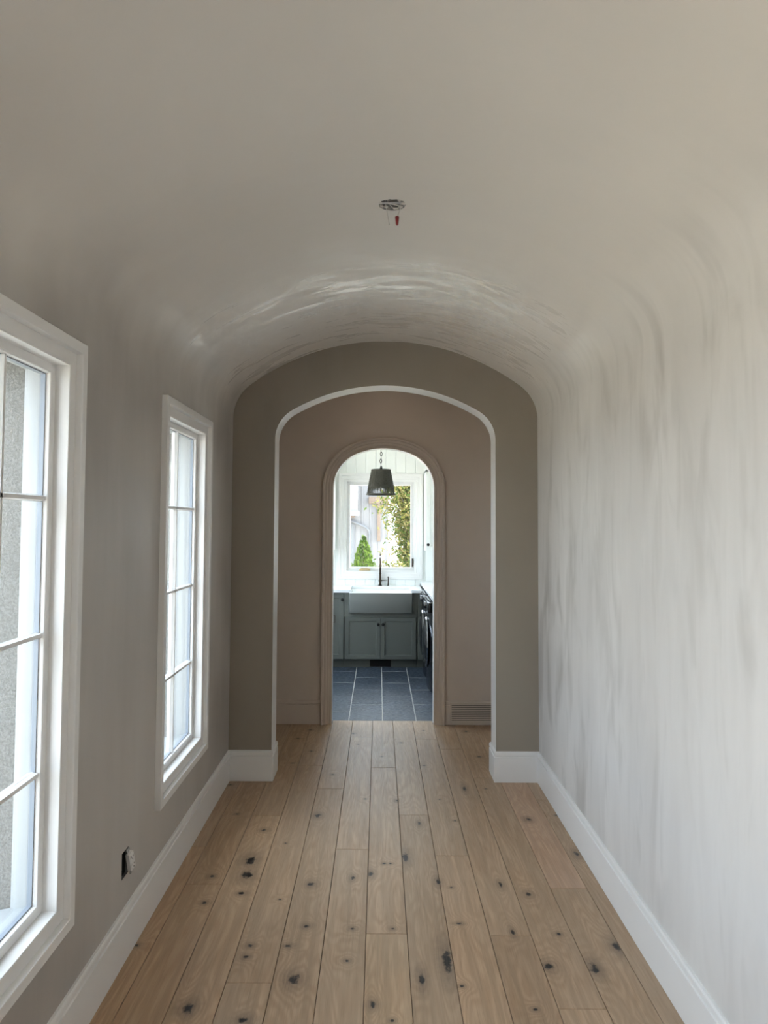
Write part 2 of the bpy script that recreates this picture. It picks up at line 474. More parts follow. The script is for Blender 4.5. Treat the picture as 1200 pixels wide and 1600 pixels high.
def grid_wall(mb, a_cuts, b_cuts, holes, mapf, t0, t1):
    """slab between t0 and t1 with rectangular holes (a0,a1,b0,b1)"""
    A = sorted(set(a_cuts + [h[0] for h in holes] + [h[1] for h in holes])); B = sorted(set(b_cuts + [h[2] for h in holes] + [h[3] for h in holes]))
    A = [A[0]] + [v for u, v in zip(A, A[1:]) if v - u > 1e-5]; B = [B[0]] + [v for u, v in zip(B, B[1:]) if v - u > 1e-5]

    def hole(i, j):
        if i < 0 or j < 0 or i >= len(A) - 1 or j >= len(B) - 1: return True
        ca, cb = (A[i] + A[i + 1]) / 2, (B[j] + B[j + 1]) / 2
        return any(h[0] < ca < h[1] and h[2] < cb < h[3] for h in holes)
    ids = {}; vs_ = []; fs = []

    def v(i, j, t):
        k = (i, j, t)
        if k not in ids: ids[k] = len(vs_); vs_.append(mapf(A[i], B[j], (t0, t1)[t]))
        return ids[k]
    for i in range(len(A) - 1):
        for j in range(len(B) - 1):
            if hole(i, j): continue
            fs.append((v(i, j, 0), v(i + 1, j, 0), v(i + 1, j + 1, 0), v(i, j + 1, 0)))
            fs.append((v(i, j, 1), v(i, j + 1, 1), v(i + 1, j + 1, 1), v(i + 1, j, 1)))
            if hole(i - 1, j): fs.append((v(i, j, 0), v(i, j + 1, 0), v(i, j + 1, 1), v(i, j, 1)))
            if hole(i + 1, j): fs.append((v(i + 1, j, 0), v(i + 1, j, 1), v(i + 1, j + 1, 1), v(i + 1, j + 1, 0)))
            if hole(i, j - 1): fs.append((v(i, j, 0), v(i, j, 1), v(i + 1, j, 1), v(i + 1, j, 0)))
            if hole(i, j + 1): fs.append((v(i, j + 1, 0), v(i + 1, j + 1, 0), v(i + 1, j + 1, 1), v(i, j + 1, 1)))
    mb.add(vs_, fs)


def arch_wall(name, pts, x0, x1, ztop, y0, y1, mats):
    """wall with an arched opening; first material on faces, second on the opening's lining"""
    mb = MB(); n = len(pts)
    O = []
    for i, (x, z) in enumerate(pts):
        if i == 0: O.append((x0, 0.0))
        elif i == n - 1: O.append((x1, 0.0))
        else:
            t = i / (n - 1)
            # outer boundary goes up, across and down
            O.append((x0, z) if i == 1 else (x1, z) if i == n - 2 else (x, ztop))
    # fix the two top corners by extra points
    P, Q = [], []
    for i in range(n):
        P.append(pts[i]); Q.append(O[i])
        if i == 1: P.append(pts[1]); Q.append((x0, ztop))
        if i == n - 3: P.append(pts[n - 2]); Q.append((x1, ztop))
    for y in (y0, y1):
        for i in range(len(P) - 1):
            q = [(P[i][0], y, P[i][1]), (P[i + 1][0], y, P[i + 1][1]), (Q[i + 1][0], y, Q[i + 1][1]), (Q[i][0], y, Q[i][1])]
            u = []
            for c in q:
                if not any((Vector(c) - Vector(d)).length < 1e-6 for d in u): u.append(c)
            if len(u) >= 3: mb.add(u, [tuple(range(len(u)))])
    for i in range(len(Q) - 1):
        if Q[i] != Q[i + 1]:
            mb.add([(Q[i][0], y0, Q[i][1]), (Q[i + 1][0], y0, Q[i + 1][1]), (Q[i + 1][0], y1, Q[i + 1][1]), (Q[i][0], y1, Q[i][1])], [(0, 1, 2, 3)])
    mb.cur = 1
    for i in range(n - 1):
        mb.add([(pts[i][0], y0, pts[i][1]), (pts[i + 1][0], y0, pts[i + 1][1]), (pts[i + 1][0], y1, pts[i + 1][1]), (pts[i][0], y1, pts[i][1])], [(0, 1, 2, 3)])
    return mb.build(name, mats, smooth=40, fix=False)


# ================================================================== STRUCTURE
random.seed(4)

# ---- hall windows: (name, y0, y1 of the opening, exterior frame depth, label)
WZ0, WZ1 = 0.53, 2.295
WIN = [('window_1', 1.765, 2.375, 0.135, 'tall white mullioned window nearest the camera on the left wall'),
       ('window_2', 3.495, 4.255, 0.150, 'tall white mullioned window beside the arch on the left wall'),
       ('window_3', -0.45, 0.75, 0.135, 'tall white mullioned window beside the camera, left out of frame'),
       ('window_4', -2.30, -1.10, 0.135, 'tall white mullioned window behind the camera, left out of frame')]
HOLE_OUT = (2.987, 3.062, 0.330, 0.436)     # outlet hole in the left wall

mb = MB()
grid_wall(mb, [YB - 0.2, Y21], [-0.3, SPR], [(y0 - .010, y1 + .010, WZ0 - .010, WZ1 + .010) for _, y0, y1, _, _ in WIN] + [HOLE_OUT],
          lambda a, b, t: (t, a, b), -HW, XO)
# exterior face and reveals get stucco
mb.cur = 0
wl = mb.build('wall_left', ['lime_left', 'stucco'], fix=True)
for p in wl.data.polygons:
    c = p.center
    if c.x < -HW - 0.06: p.material_index = 1
tag(wl, 'long left hall wall of pale greige limewash plaster with tall windows', 'wall', kind='structure')

mb = MB(); mb.box(HW, HW + 0.2, YB - 0.2, YP1, -0.1, SPR)
tag(mb.build('wall_right', 'lime_right'), 'bright right hall wall of streaky white limewash plaster', 'wall', kind='structure')
mb = MB(); mb.box(-HW - 0.2, HW + 0.2, YB - 0.2, YB, -0.1, 3.3)
tag(mb.build('wall_rear', 'lime_left'), 'plain plaster wall closing the hall behind the camera', 'wall', kind='structure')

# ---- vault with a round hole for the ceiling box
BOX_Y, BOX_X, BOX_R = 2.866, 0.005, 0.054
V, vspr = arch(HW, 1.6, 0.30, TOP, 16, None)
V = [p for p in V if abs(p[0] - BOX_X) > 0.115]
zc = TOP - 0.003
hx0, hx1, hy0, hy1 = BOX_X - 0.1, BOX_X + 0.1, BOX_Y - 0.1, BOX_Y + 0.1
V += [(hx0, zc), (hx1, zc)]; V.sort(key=lambda p: (round(p[0], 5), p[1] if p[0] < 0 else -p[1]))
ys = [YB, 0.0, 1.5, hy0, hy1, 3.6, 4.3, YP0 + 0.05]
mb = MB(); vs_ = []; fs = []; n = len(V)
for y in ys:
    vs_ += [(x, y, z) for x, z in V]
for j in range(len(ys) - 1):
    for i in range(n - 1):
        if abs(V[i][0] - hx0) < 1e-6 and abs(ys[j] - hy0) < 1e-6: continue
        fs.append((j * n + i, (j + 1) * n + i, (j + 1) * n + i + 1, j * n + i + 1))
mb.add(vs_, fs)
sq = []
for i in range(32):
    a = 2 * PI * i / 32 + PI / 4
    k = max(abs(math.cos(a)), abs(math.sin(a)))
    sq.append((BOX_X + 0.1 * math.cos(a) / k, BOX_Y + 0.1 * math.sin(a) / k, zc))
ci = [(BOX_X + BOX_R * math.cos(2 * PI * i / 32 + PI / 4) * (1 + 0.03 * math.sin(i * 2.1)), BOX_Y + BOX_R * math.sin(2 * PI * i / 32 + PI / 4) * (1 + 0.03 * math.cos(i * 1.7)), zc) for i in range(32)]
up = [(x, y, z + 0.014) for x, y, z in ci]
mb.add(sq + ci + up, [(i, (i + 1) % 32, 32 + (i + 1) % 32, 32 + i) for i in range(32)] + [(32 + i, 32 + (i + 1) % 32, 64 + (i + 1) % 32, 64 + i) for i in range(32)])
# outer skin keeps daylight out
vs_ = []; fs = []
OUT = [(-HW - 0.15, SPR - 0.02), (-HW - 0.15, 3.35), (HW + 0.15, 3.35), (HW + 0.15, SPR - 0.02)]
for y in (YB - 0.1, YP1): vs_ += [(x, y, z) for x, z in OUT]
mb.add(vs_, [(0, 1, 5, 4), (1, 2, 6, 5), (2, 3, 7, 6)])
o = mb.build('ceiling', 'lime_vault', smooth=30, fix=False)
tag(o, 'barrel vaulted ceiling of polished greige lime plaster', 'ceiling', kind='structure')

# ---- pier wall with wide arch
A1, a1spr = arch(0.776, 1.30, 0.24, 2.75, 14)
o = arch_wall('wall_arch', A1, -HW - 0.18, HW + 0.18, 3.3, YP0, YP1, ['lime_tan', 'white'])
tag(o, 'tan plaster end wall pierced by a wide white-edged arch', 'wall', kind='structure')

# ---- cross hall
mb = MB(); mb.box(XO, 2.7, YP1 - 0.2, Y21, 3.12, 3.3)
mb.box(XO, -HW - 0.02, YP1, Y21, SPR - 0.02, 3.2)
tag(mb.build('ceiling_cross_hall', 'greige'), 'flat ceiling of the narrow cross hall behind the arch', 'ceiling', kind='structure')
mb = MB(); mb.box(2.6, 2.7, YP1 - 0.2, Y21, -0.1, 3.3); CW = (1.9, 2.15, 1.2, 2.4)
grid_wall(mb, [HW + 0.15, 2.7], [-0.1, 3.3], [CW], lambda a, b, t: (a, t, b), YP1, YP1 - 0.12)
tag(mb.build('wall_cross_hall', 'greige'), 'greige end wall of the cross hall out to the right', 'wall', kind='structure')

# ---- doorway wall
A2, a2spr = arch(0.451, 0.62, 0.33, 2.45, 14)
o = arch_wall('wall_back', A2, XO, 2.7, 3.3, Y20, Y21, ['greige', 'white'])
tag(o, 'greige wall behind the arch holding the arched laundry doorway', 'wall', kind='structure')
CAS = [(0, 0.004), (0, -0.010), (-0.003, -0.013), (-0.024, -0.013), (-0.027, -0.020), (-0.031, -0.021), (-0.048, -0.021), (-0.052, -0.029), (-0.056, -0.030), (-0.073, -0.030), (-0.077, -0.040), (-0.082, -0.042), (-0.093, -0.042), (-0.098, -0.037), (-0.098, 0.004)]
mb = MB(); mb.sweep([(x, z) for x, z in A2], CAS, lambda a, b, t: (a, Y20 + t, b))
tag(mb.build('trim_1', 'greige', smooth=25), 'stepped greige casing round the arched laundry doorway', 'trim', kind='structure')

# ---- baseboards
BB = [(0.0, 0.0), (0.014, 0.0), (0.014, 0.168), (0.0085, 0.171), (0.0085, 0.1755), (0.0135, 0.179), (0.0125, 0.198), (0.008, 0.206), (0.0, 0.208)]
mapz = lambda a, b, t: (a, b, t)
mb = MB(); mb.sweep([(-HW, YB), (-HW, YP0), (-0.776, YP0), (-0.776, YP1), (-HW, YP1), (-HW, Y20)], BB, mapz)
tag(mb.build('baseboard_left', 'white', smooth=20), 'tall white baseboard along the left wall and left arch pier', 'baseboard', kind='structure')
mb = MB(); mb.sweep([(2.6, YP1), (0.776, YP1), (0.776, YP0), (HW, YP0), (HW, YB)], BB, mapz)
tag(mb.build('baseboard_right', 'white', smooth=20), 'tall white baseboard along the right wall and right arch pier', 'baseboard', kind='structure')
mb = MB(); mb.sweep([(-HW + 0.012, Y20), (-0.548, Y20)], BB, mapz)
mb.sweep([(0.548, Y20), (2.6, Y20)], BB, mapz)
tag(mb.build('baseboard_back', 'greige', smooth=20), 'greige baseboard on the doorway wall behind the arch', 'baseboard', kind='structure')

# ---- floor of oak planks
mb = MB(); mb.box(-HW - 0.05, HW + 0.05, YB - 0.05, YP1, -0.08, -0.014); mb.box(-HW - 0.05, 2.65, YP1, 6.60, -0.08, -0.014)
floor = mb.build('floor', 'subfloor')
tag(floor, 'wide knotty oak plank floor running down the hall', 'floor', kind='structure')
PW = 0.1788; S0 = -0.982
seams = [-HW] + [S0 + PW * i for i in range(12)] + [HW]
JOINT = {0: [4.05], 1: [3.64, 5.86], 2: [4.48, 2.35], 3: [5.39, 2.88], 4: [4.93, 2.40], 5: [4.03, 6.1], 6: [3.22, 5.35], 7: [4.50, 2.30], 8: [3.96, 6.05], 9: [5.79, 3.21],
         10: [2.74, 5.15], 11: [3.62, 5.55], 12: [4.75, 2.55]}
KN = [(-0.697, 4.27, .012), (-0.708, 3.889, .022, 1.6), (-0.695, 3.739, .020, 1.7), (-0.691, 3.555, .011), (-0.871, 3.721, .010), (-0.848, 3.468, .009), (-0.366, 3.646, .013, 1.3),
      (-0.351, 3.276, .011), (-0.573, 3.127, .009), (-0.577, 3.048, .009), (-0.364, 2.902, .017, 1.4), (-0.734, 2.729, .017, 1.2), (-0.403, 4.484, .014, 1.4), (-0.164, 3.71, .008, 2.0), (-0.148, 3.257, .008),
      (-0.378, 3.329, .006), (-0.074, 3.752, .010, 2.0), (-0.003, 3.868, .007), (-0.161, 3.025, .007), (-0.279, 2.743, .008), (-0.333, 2.728, .008), (-0.056, 2.757, .009, 1.6),
      (-1.051, 3.122, .008), (-0.517, 2.667, .015), (-0.414, 3.124, .012, 0.7), (0.017, 3.311, .005), (0.017, 2.671, .006),
      (0.108, 3.936, .013, 3.2), (0.246, 3.028, .015, 4.2), (0.136, 2.907, .009, 3.5), (0.568, 3.651, .007, 3.0), (0.688, 3.562, .010, 1.6), (0.869, 4.441, .013, 1.4), (0.971, 3.137, .014, 1.8),
      (0.83, 2.984, .016, 1.6), (0.650, 2.996, .016, 1.1), (0.751, 3.224, .008), (0.325, 3.304, .010, 0.6), (0.541, 2.735, .007), (0.322, 3.622, .006), (0.551, 3.237, .007, 2.5), (0.543, 4.94, .009, 3.8),
      (0.425, 4.416, .006), (0.083, 4.723, .007, 1.5), (0.028, 3.868, .006), (0.083, 4.105, .006, 2.0), (0.262, 3.674, .009, 2.4), (-0.013, 3.344, .006), (0.028, 3.259, .007),
      (0.135, 2.725, .005), (0.287, 2.867, .006), (0.713, 6.278, .013), (0.734, 5.608, .010), (1.035, 3.987, .010, 2.5), (1.053, 4.504, .007), (0.686, 4.942, .006), (0.207, 4.375, .008, 2.5),
      (-0.25, 6.2, .010), (-0.62, 6.3, .010), (-0.70, 6.05, .010, 0.8), (-0.95, 5.9, .012), (-0.56, 5.72, .008), (-0.2, 5.9, .006), (0.15, 5.95, .008), (-0.01, 5.6, .006), (0.35, 6.3, .006), (0.3, 5.4, .006),
      (-0.67, 5.44, .008, .8), (-1.04, 4.99, .009), (-0.36, 5.2, .008), (0.36, 4.75, .005), (-0.12, 4.75, .005), (-0.55, 4.1, .005), (-0.9, 4.5, .008), (-0.5, 3.5, .004), (0.9, 2.6, .01), (0.72, 2.5, .01), (-0.85, 2.5, .012)]
TONE = {(11, 3.62): (1.14, 1.08, 1.10), (9, 0): (0.86, 0.83, 0.80), (11, 0): (0.95, 0.94, 0.92), (1, 3.64): (1.04, 1.01, 0.96), (6, 0): (1.05, 1.04, 1.0), (8, 0): (1.03, 1.0, .97), (1, 0): (1.12, 1.08, 1.02), (2, 4.48): (0.98, 0.95, 0.90), (2, 0): (1.10, 1.08, 1.04), (0, 0): (1.12, 1.07, 1.0)}  # near boards of the left rows are lightened in place of light falling there


def plank(x0, x1, y0, y1, tone):
    g = 0.0011; c = 0.0016
    x0 += g; x1 -= g; y0 += g; y1 -= g
    mb = MB()
    mb.add([(x0, y0, -.014), (x1, y0, -.014), (x1, y1, -.014), (x0, y1, -.014), (x0, y0, -c), (x1, y0, -c), (x1, y1, -c), (x0, y1, -c),
            (x0 + c, y0 + c, 0), (x1 - c, y0 + c, 0), (x1 - c, y1 - c, 0), (x0 + c, y1 - c, 0)],
           [(0, 3, 2, 1), (8, 9, 10, 11), (0, 1, 5, 4), (1, 2, 6, 5), (2, 3, 7, 6), (3, 0, 4, 7), (4, 5, 9, 8), (5, 6, 10, 9), (6, 7, 11, 10), (7, 4, 8, 11)])
    o = mb.build('plank', 'plank', floor, loc=((x0 + x1) / 2, (y0 + y1) / 2, 0))
    ks = [k for k in KN if x0 - .012 < k[0] < x1 + .012 and y0 - .03 < k[1] < y1 + .03]
    ks.sort(key=lambda k: -k[2])
    for i in range(5):
        k = ks[i] if i < len(ks) else (x0 - 9, y0, 0.005)
        o['k%d' % i] = [float(k[0]), float(k[1]), float(k[2]), float(k[3] if len(k) > 3 else 1.0)]
    o['tone'] = [float(v) for v in tone]
    return o


for r in range(len(seams) - 1):
    J = sorted(JOINT[r])
    cuts = [YB] + [y for y in (J[0] - 2.05, J[0] - 4.1) if y > YB + 0.3][::-1] + J + [6.60]
    if Y20 < 6.6 and (seams[r] < -0.46 or seams[r + 1] > 0.46): cuts[-1] = Y20 + 0.02
    for a, b in zip(cuts, cuts[1:]):
        base = random.uniform(0.93, 1.05); warm = random.uniform(-0.03, 0.02)
        t = TONE.get((r, a)) or TONE.get((r, 0) if b <= max(J) and a < 3.0 else None) or (base, base + warm * .5, base + warm)
        plank(seams[r], seams[r + 1], a, b, t)
x = HW; k = 0
while x < 2.6:                                        # boards of the cross hall out to the right
    plank(x, min(x + PW, 2.6), YP1, 6.50, (1, 1, 1)); x += PW

# ---- laundry shell
LZ = 2.95
mb = MB(); mb.box(XLL - .1, XLR + .1, 6.60, YL + .25, -0.10, -0.0022)
lfloor = mb.build('floor_laundry', 'grout')
tag(lfloor, 'dark blue-grey slate tile floor with pale grout in the laundry', 'floor', kind='structure')
TW, TL = 0.305, 0.6135


def tile(x0, x1, y0, y1):
    g = 0.0032; c = 0.004
    mb = MB(); x0 += g; x1 -= g; y0 += g * 1.7; y1 -= g * 1.7
    N = 7; ring = []
    for i in range(N): ring.append((x0 + (x1 - x0) * i / N, y0))
    for i in range(N * 2): ring.append((x1, y0 + (y1 - y0) * i / (N * 2)))
    for i in range(N): ring.append((x1 - (x1 - x0) * i / N, y1))
    for i in range(N * 2): ring.append((x0, y1 - (y1 - y0) * i / (N * 2)))
    mx, my = (x0 + x1) / 2, (y0 + y1) / 2
    ring = [(px + random.uniform(-.0016, .0016), py + random.uniform(-.0016, .0016)) for px, py in ring]
    k = len(ring)
    lo = [(px, py, -.008) for px, py in ring]
    hi = [(mx + (px - mx) * (1 - .004 / (x1 - x0)), my + (py - my) * (1 - .004 / (y1 - y0)), -0.0005) for px, py in ring]
    mb.add(lo + hi, [(i, (i + 1) % k, k + (i + 1) % k, k + i) for i in range(k)] + [tuple(k + i for i in range(k))])
    return mb.build('tile', 'slate', lfloor, loc=((x0 + x1) / 2, (y0 + y1) / 2, 0))


for c in range(-6, 5):
    x0, x1 = c * TW, (c + 1) * TW
    x0, x1 = max(x0, XLL), min(x1, XLR)
    if x1 - x0 < 0.03: continue
    y = (6.917 if c % 2 == 0 else 6.61 + 0.588) - 2 * TL
    while y < 9.1:
        a, b = max(y, 6.605), min(y + TL, 9.4)
        if b - a > 0.02: tile(x0, x1, a, b)
        y += TL

WX0, WX1, LWZ0, LWZ1 = -0.468, 0.424, 1.148, 2.325     # opening of the laundry window
mb = MB()
grid_wall(mb, [XLL - .1, XLR + .1], [-.2, 3.1], [(WX0 - .01, WX1 + .01, LWZ0 - .01, LWZ1 + .01)], lambda a, b, t: (a, t, b), YL, YL + 0.22)
lwall = mb.build('wall_laundry', 'white_wall')
tag(lwall, 'white panelled back wall of the laundry round the sink window', 'wall', kind='structure')
BW = 0.1325
x = -0.0855 - BW * 13
while x < XLR:
    a, b = max(x, XLL), min(x + BW, XLR)
    segs = [(0.9, 2.95)]
    if b > WX0 - .08 and a < WX1 + .08: segs = [(0.9, 1.075), (2.43, 2.95)]
    if b - a > .02:
        for z0, z1 in segs:
            mb = MB(); c = .005
            mb.add([(a + .0014, YL, z0), (b - .0014, YL, z0), (b - .0014, YL, z1), (a + .0014, YL, z1),
                    (a + .0014, YL - .008, z0), (a + .0014 + c, YL - .012, z0), (b - .0014 - c, YL - .012, z0), (b - .0014, YL - .008, z0),
                    (a + .0014, YL - .008, z1), (a + .0014 + c, YL - .012, z1), (b - .0014 - c, YL - .012, z1), (b - .0014, YL - .008, z1)],
                   [(0, 1, 7, 6, 5, 4), (3, 8, 9, 10, 11, 2), (4, 5, 9, 8), (5, 6, 10, 9), (6, 7, 11, 10), (0, 4, 8, 3), (7, 1, 2, 11)])
            mb.build('board', 'white_wall', lwall)
    x += BW
# side walls, ceiling; the left one has a window that lights the room
LW = (6.95, 8.85, 1.06, 2.60)
mb = MB(); grid_wall(mb, [Y21 - .02, YL + .1], [-.1, 3.1], [LW], lambda a, b, t: (t, a, b), XLL, XLL - .15)
tag(mb.build('wall_laundry_left', 'white_wall'), 'white left wall of the laundry, hidden beside the doorway', 'wall', kind='structure')
mb = MB(); mb.box(XLR, XLR + .15, Y21 - .02, YL + .1, -.1, 3.1)
tag(mb.build('wall_laundry_right', 'white_wall'), 'white right wall of the laundry behind the washers', 'wall', kind='structure')
mb = MB(); mb.box(XLL - .15, XLR + .15, Y21 - .1, YL + .22, LZ, 3.2)
tag(mb.build('ceiling_laundry', 'white_wall'), 'flat white ceiling of the laundry room', 'ceiling', kind='structure')
mb = MB(); mb.box(XLL - .15, -.9, Y21 - .02, Y21 + .02, -.1, 3.1); mb.box(.9, XLR + .15, Y21 - .02, Y21 + .02, -.1, 3.1)
tag(mb.build('wall_laundry_front', 'white_wall'), 'white laundry side of the doorway wall', 'wall', kind='structure')

# ---- hall windows


def hall_window(name, y0, y1, ext, label, full=True):
    root = empty(name, (-HW, (y0 + y1) / 2, WZ0), label, 'window', kind='structure')
    rect = [(y0, WZ0), (y1, WZ0), (y1, WZ1), (y0, WZ1)]       # sweep offset to the right of travel = outwards
    mp = lambda a, b, t: (-HW + t, a, b)
    # flat casing with a raised outer band
    C = [(0.003, 0.0), (0.003, 0.004), (0.005, 0.006), (0.049, 0.006), (0.050, 0.027), (0.052, 0.029), (0.085, 0.029), (0.087, 0.027), (0.087, 0.0)]
    MB().sweep(rect, C, mp, True).build('casing', 'white', root, smooth=25)
    J = [(0.0, 0.0), (0.001, 0.0045), (0.0028, 0.0045), (0.0028, -0.001), (0.0098, -0.001), (0.0098, -0.06), (-0.002, -0.06), (-0.002, -0.046), (0.0, -0.044)]
    MB().sweep(rect, J, mp, True).build('jamb', 'white', root, smooth=25)
    # sash: face, glazing return, then the dark gasket line
    Sx = [(0.004, -0.042), (-0.026, -0.042), (-0.030, -0.045), (-0.033, -0.058), (-0.033, -0.074), (0.004, -0.074)]
    sash = MB().sweep(rect, Sx, mp, True).build('sash', 'white', root, smooth=25)
    G = [(-0.030, -0.0585), (-0.0365, -0.0585), (-0.0365, -0.0745), (-0.030, -0.0745)]
    MB().sweep(rect, G, mp, True).build('gasket', 'grey_gasket', sash)
    # outer frame and sill
    E_ = [(0.004, -0.075), (-0.036, -0.075), (-0.036, -0.080), (-0.020, -0.082), (-0.020, -ext + .02), (-0.016, -ext), (0.004, -ext)]
    MB().sweep(rect, E_, mp, True).build('outer_frame', 'clad', root, smooth=25)
    MB().add([], [])
    s_ = MB(); s_.add([(-HW - ext + .01, y0, WZ0 + .015), (-HW - ext + .01, y1, WZ0 + .015), (-HW - .36, y1, WZ0 - .03), (-HW - .36, y0, WZ0 - .03),
                       (-HW - ext + .01, y0, WZ0 - .0), (-HW - ext + .01, y1, WZ0 - .0), (-HW - .36, y1, WZ0 - .06), (-HW - .36, y0, WZ0 - .06)],
                      [(0, 1, 2, 3), (4, 7, 6, 5), (0, 3, 7, 4), (1, 5, 6, 2), (3, 2, 6, 7), (0, 4, 5, 1)])
    s_.build('outer_sill', 'clad', root)
    gx = -HW - 0.066
    yc = (y0 + y1) / 2
    zs = [WZ0 + (WZ1 - WZ0) * i / 4 for i in range(5)]
    ycs = [y0 + .033, yc, y1 - .033]
    B_ = [(-.011, -.006), (-.006, 0.012), (.006, 0.012), (.011, -.006)]
    def bar_v():
        m = MB(); q = [(gx + .004 + t, yc + u) for u, t in B_] ; r = [(gx - .006 - t, yc + u) for u, t in B_]
        for L in (q, r):
            m.add([(x_, y_, z_) for z_ in (WZ0 + .033, WZ1 - .033) for x_, y_ in L], [(0, 1, 5, 4), (1, 2, 6, 5), (2, 3, 7, 6), (3, 0, 4, 7), (0, 3, 2, 1), (4, 5, 6, 7)])
        return m.build('muntin', 'white', sash)
    bar_v()
    for z in zs[1:4]:
        m = MB()
        for sg in (1, -1):
            L = [((gx + .004 + t) if sg > 0 else (gx - .006 - t), z + u) for u, t in B_]
            m.add([(x_, y_, z_) for y_ in (y0 + .033, y1 - .033) for x_, z_ in L], [(0, 1, 5, 4), (1, 2, 6, 5), (2, 3, 7, 6), (3, 0, 4, 7), (0, 3, 2, 1), (4, 5, 6, 7)])
        m.build('muntin', 'white', sash)
    for i in range(2):
        for j in range(4):
            m = MB(); m.box(gx - .003, gx + .001, ycs[i], ycs[i + 1], max(zs[j], WZ0 + .033), min(zs[j + 1], WZ1 - .033)); m.build('pane', 'glass', root)
    portal('sky_portal', (XO - .02, yc, (WZ0 + WZ1) / 2), (1, 0, 0), y1 - y0 + .02, WZ1 - WZ0 + .02)


for a in WIN: hall_window(*a)

# ---- window lighting the cross hall, out of sight to the right
cw = empty('window_7', (1.9, YP1, .6), 'white window of the cross hall, out of sight to the right', 'window', kind='structure')
rect = [(CW[0], CW[2]), (CW[1], CW[2]), (CW[1], CW[3]), (CW[0], CW[3])]
MB().sweep(rect, [(0, -.01), (0, .015), (.085, .015), (.085, 0.0), (.003, 0), (.003, -.01)], lambda a, b, t: (a, YP1 + t, b), True).build('casing', 'white', cw)
MB().sweep(rect, [(0, -.04), (-.04, -.04), (-.04, -.08), (0, -.08)], lambda a, b, t: (a, YP1 + t, b), True).build('sash', 'white', cw)
MB().box(CW[0] + .03, CW[1] - .03, YP1 - .062, YP1 - .058, CW[2] + .03, CW[3] - .03).build('pane', 'glass', cw)
portal('sky_portal', ((CW[0] + CW[1]) / 2, YP1 - .13, (CW[2] + CW[3]) / 2), (0, 1, 0), CW[1] - CW[0], CW[3] - CW[2])

# ---- laundry sink window
lw = empty('window_5', (-.022, YL, LWZ0), 'white casement window with broad stepped casing over the laundry sink', 'window', kind='structure')
rect = [(WX0, LWZ0), (WX1, LWZ0), (WX1, LWZ1), (WX0, LWZ1)]
mp = lambda a, b, t: (a, YL - t, b)
MB().sweep(rect, [(0, 0), (0, .02), (.03, .02), (.034, .026), (.072, .026), (.076, .032), (.108, .034), (.112, .030), (.112, 0)], mp, True).build('casing', 'white', lw, smooth=25)
MB().sweep(rect, [(.0, .012), (.0098, .012), (.0098, -.10), (-.004, -.10), (-.004, -.02), (0, -.018)], mp, True).build('jamb', 'white', lw, smooth=25)
sash = MB().sweep(rect, [(.004, -.02), (-.040, -.02), (-.046, -.026), (-.046, -.07), (.004, -.07)], mp, True).build('sash', 'white', lw, smooth=25)
MB().box(WX0 + .04, WX1 - .04, YL + .045, YL + .05, LWZ0 + .04, LWZ1 - .04).build('pane', 'glass', lw)
m = MB(); m.cbox(-.30, -.15, YL - .012, YL + .02, LWZ0 + .001, LWZ0 + .016, .004); m.tube([(-.285, YL - .015, LWZ0 + .018), (-.25, YL - .03, LWZ0 + .034), (-.20, YL - .03, LWZ0 + .03), (-.16, YL - .025, LWZ0 + .022)], .006)
m.build('crank_handle', 'brass', lw, smooth=40)
m = MB(); m.cbox(WX1 - .028, WX1 - .012, YL - .0, YL + .02, 1.20, 1.31, .003); m.tube([(WX1 - .02, YL - .006, 1.29), (WX1 - .02, YL - .02, 1.26), (WX1 - .02, YL - .02, 1.21)], .004)
m.build('sash_lock', 'bronze', lw, smooth=40)
portal('sky_portal', (-.022, YL + .21, (LWZ0 + LWZ1) / 2), (0, -1, 0), WX1 - WX0, LWZ1 - LWZ0)
# left laundry window
lw2 = empty('window_6', (XLL, 7.8, 1.1), 'white window in the hidden left wall of the laundry', 'window', kind='structure')
rect = [(LW[0], LW[2]), (LW[1], LW[2]), (LW[1], LW[3]), (LW[0], LW[3])]
mp2 = lambda a, b, t: (XLL + t, a, b)
MB().sweep(rect, [(0, 0), (0, .02), (.09, .02), (.09, 0)], mp2, True).build('casing', 'white', lw2)
MB().sweep(rect, [(.0, -.04), (-.04, -.04), (-.04, -.08), (0, -.08)], mp2, True).build('sash', 'white', lw2)
MB().box(XLL - .062, XLL - .058, LW[0] + .03, LW[1] - .03, LW[2] + .03, LW[3] - .03).build('pane', 'glass', lw2)
portal('sky_portal', (XLL - .16, (LW[0] + LW[1]) / 2, (LW[2] + LW[3]) / 2), (1, 0, 0), LW[1] - LW[0], LW[3] - LW[2])

# ================================================================== HALL THINGS
# ---- ceiling junction box
jb = empty('junction_box', (BOX_X, BOX_Y, zc), 'open round electrical box with loose wires in the vaulted ceiling', 'electrical box')
m = MB(); R = .0535
m.lathe([(R, 0.001), (R, .045), (0.0, .045), (0.0, .0465), (R + .001, .0465), (R + .001, .001)], (BOX_X, BOX_Y, zc), 32, cap=False)
m.build('box_shell', 'steel', jb, smooth=40)
m = MB(); m.cbox(BOX_X - .05, BOX_X + .05, BOX_Y - .008, BOX_Y + .008, zc + .006, zc + .009, .001); m.build('mounting_bar', 'steel', jb)
random.seed(11)
m = MB()
for i in range(9):                                    # plaster daubs left round the rim
    a = 2 * PI * i / 9 + random.uniform(-.2, .2); rr = R * random.uniform(.72, .98)
    m.lathe([(0.0, -.002), (.007 + random.random() * .006, .001), (.010, .006), (0.0, .012)], (BOX_X + rr * math.cos(a), BOX_Y + rr * math.sin(a), zc + .003), 8, cap=False)
m.build('plaster_daub', 'lime_vault', jb, smooth=60)
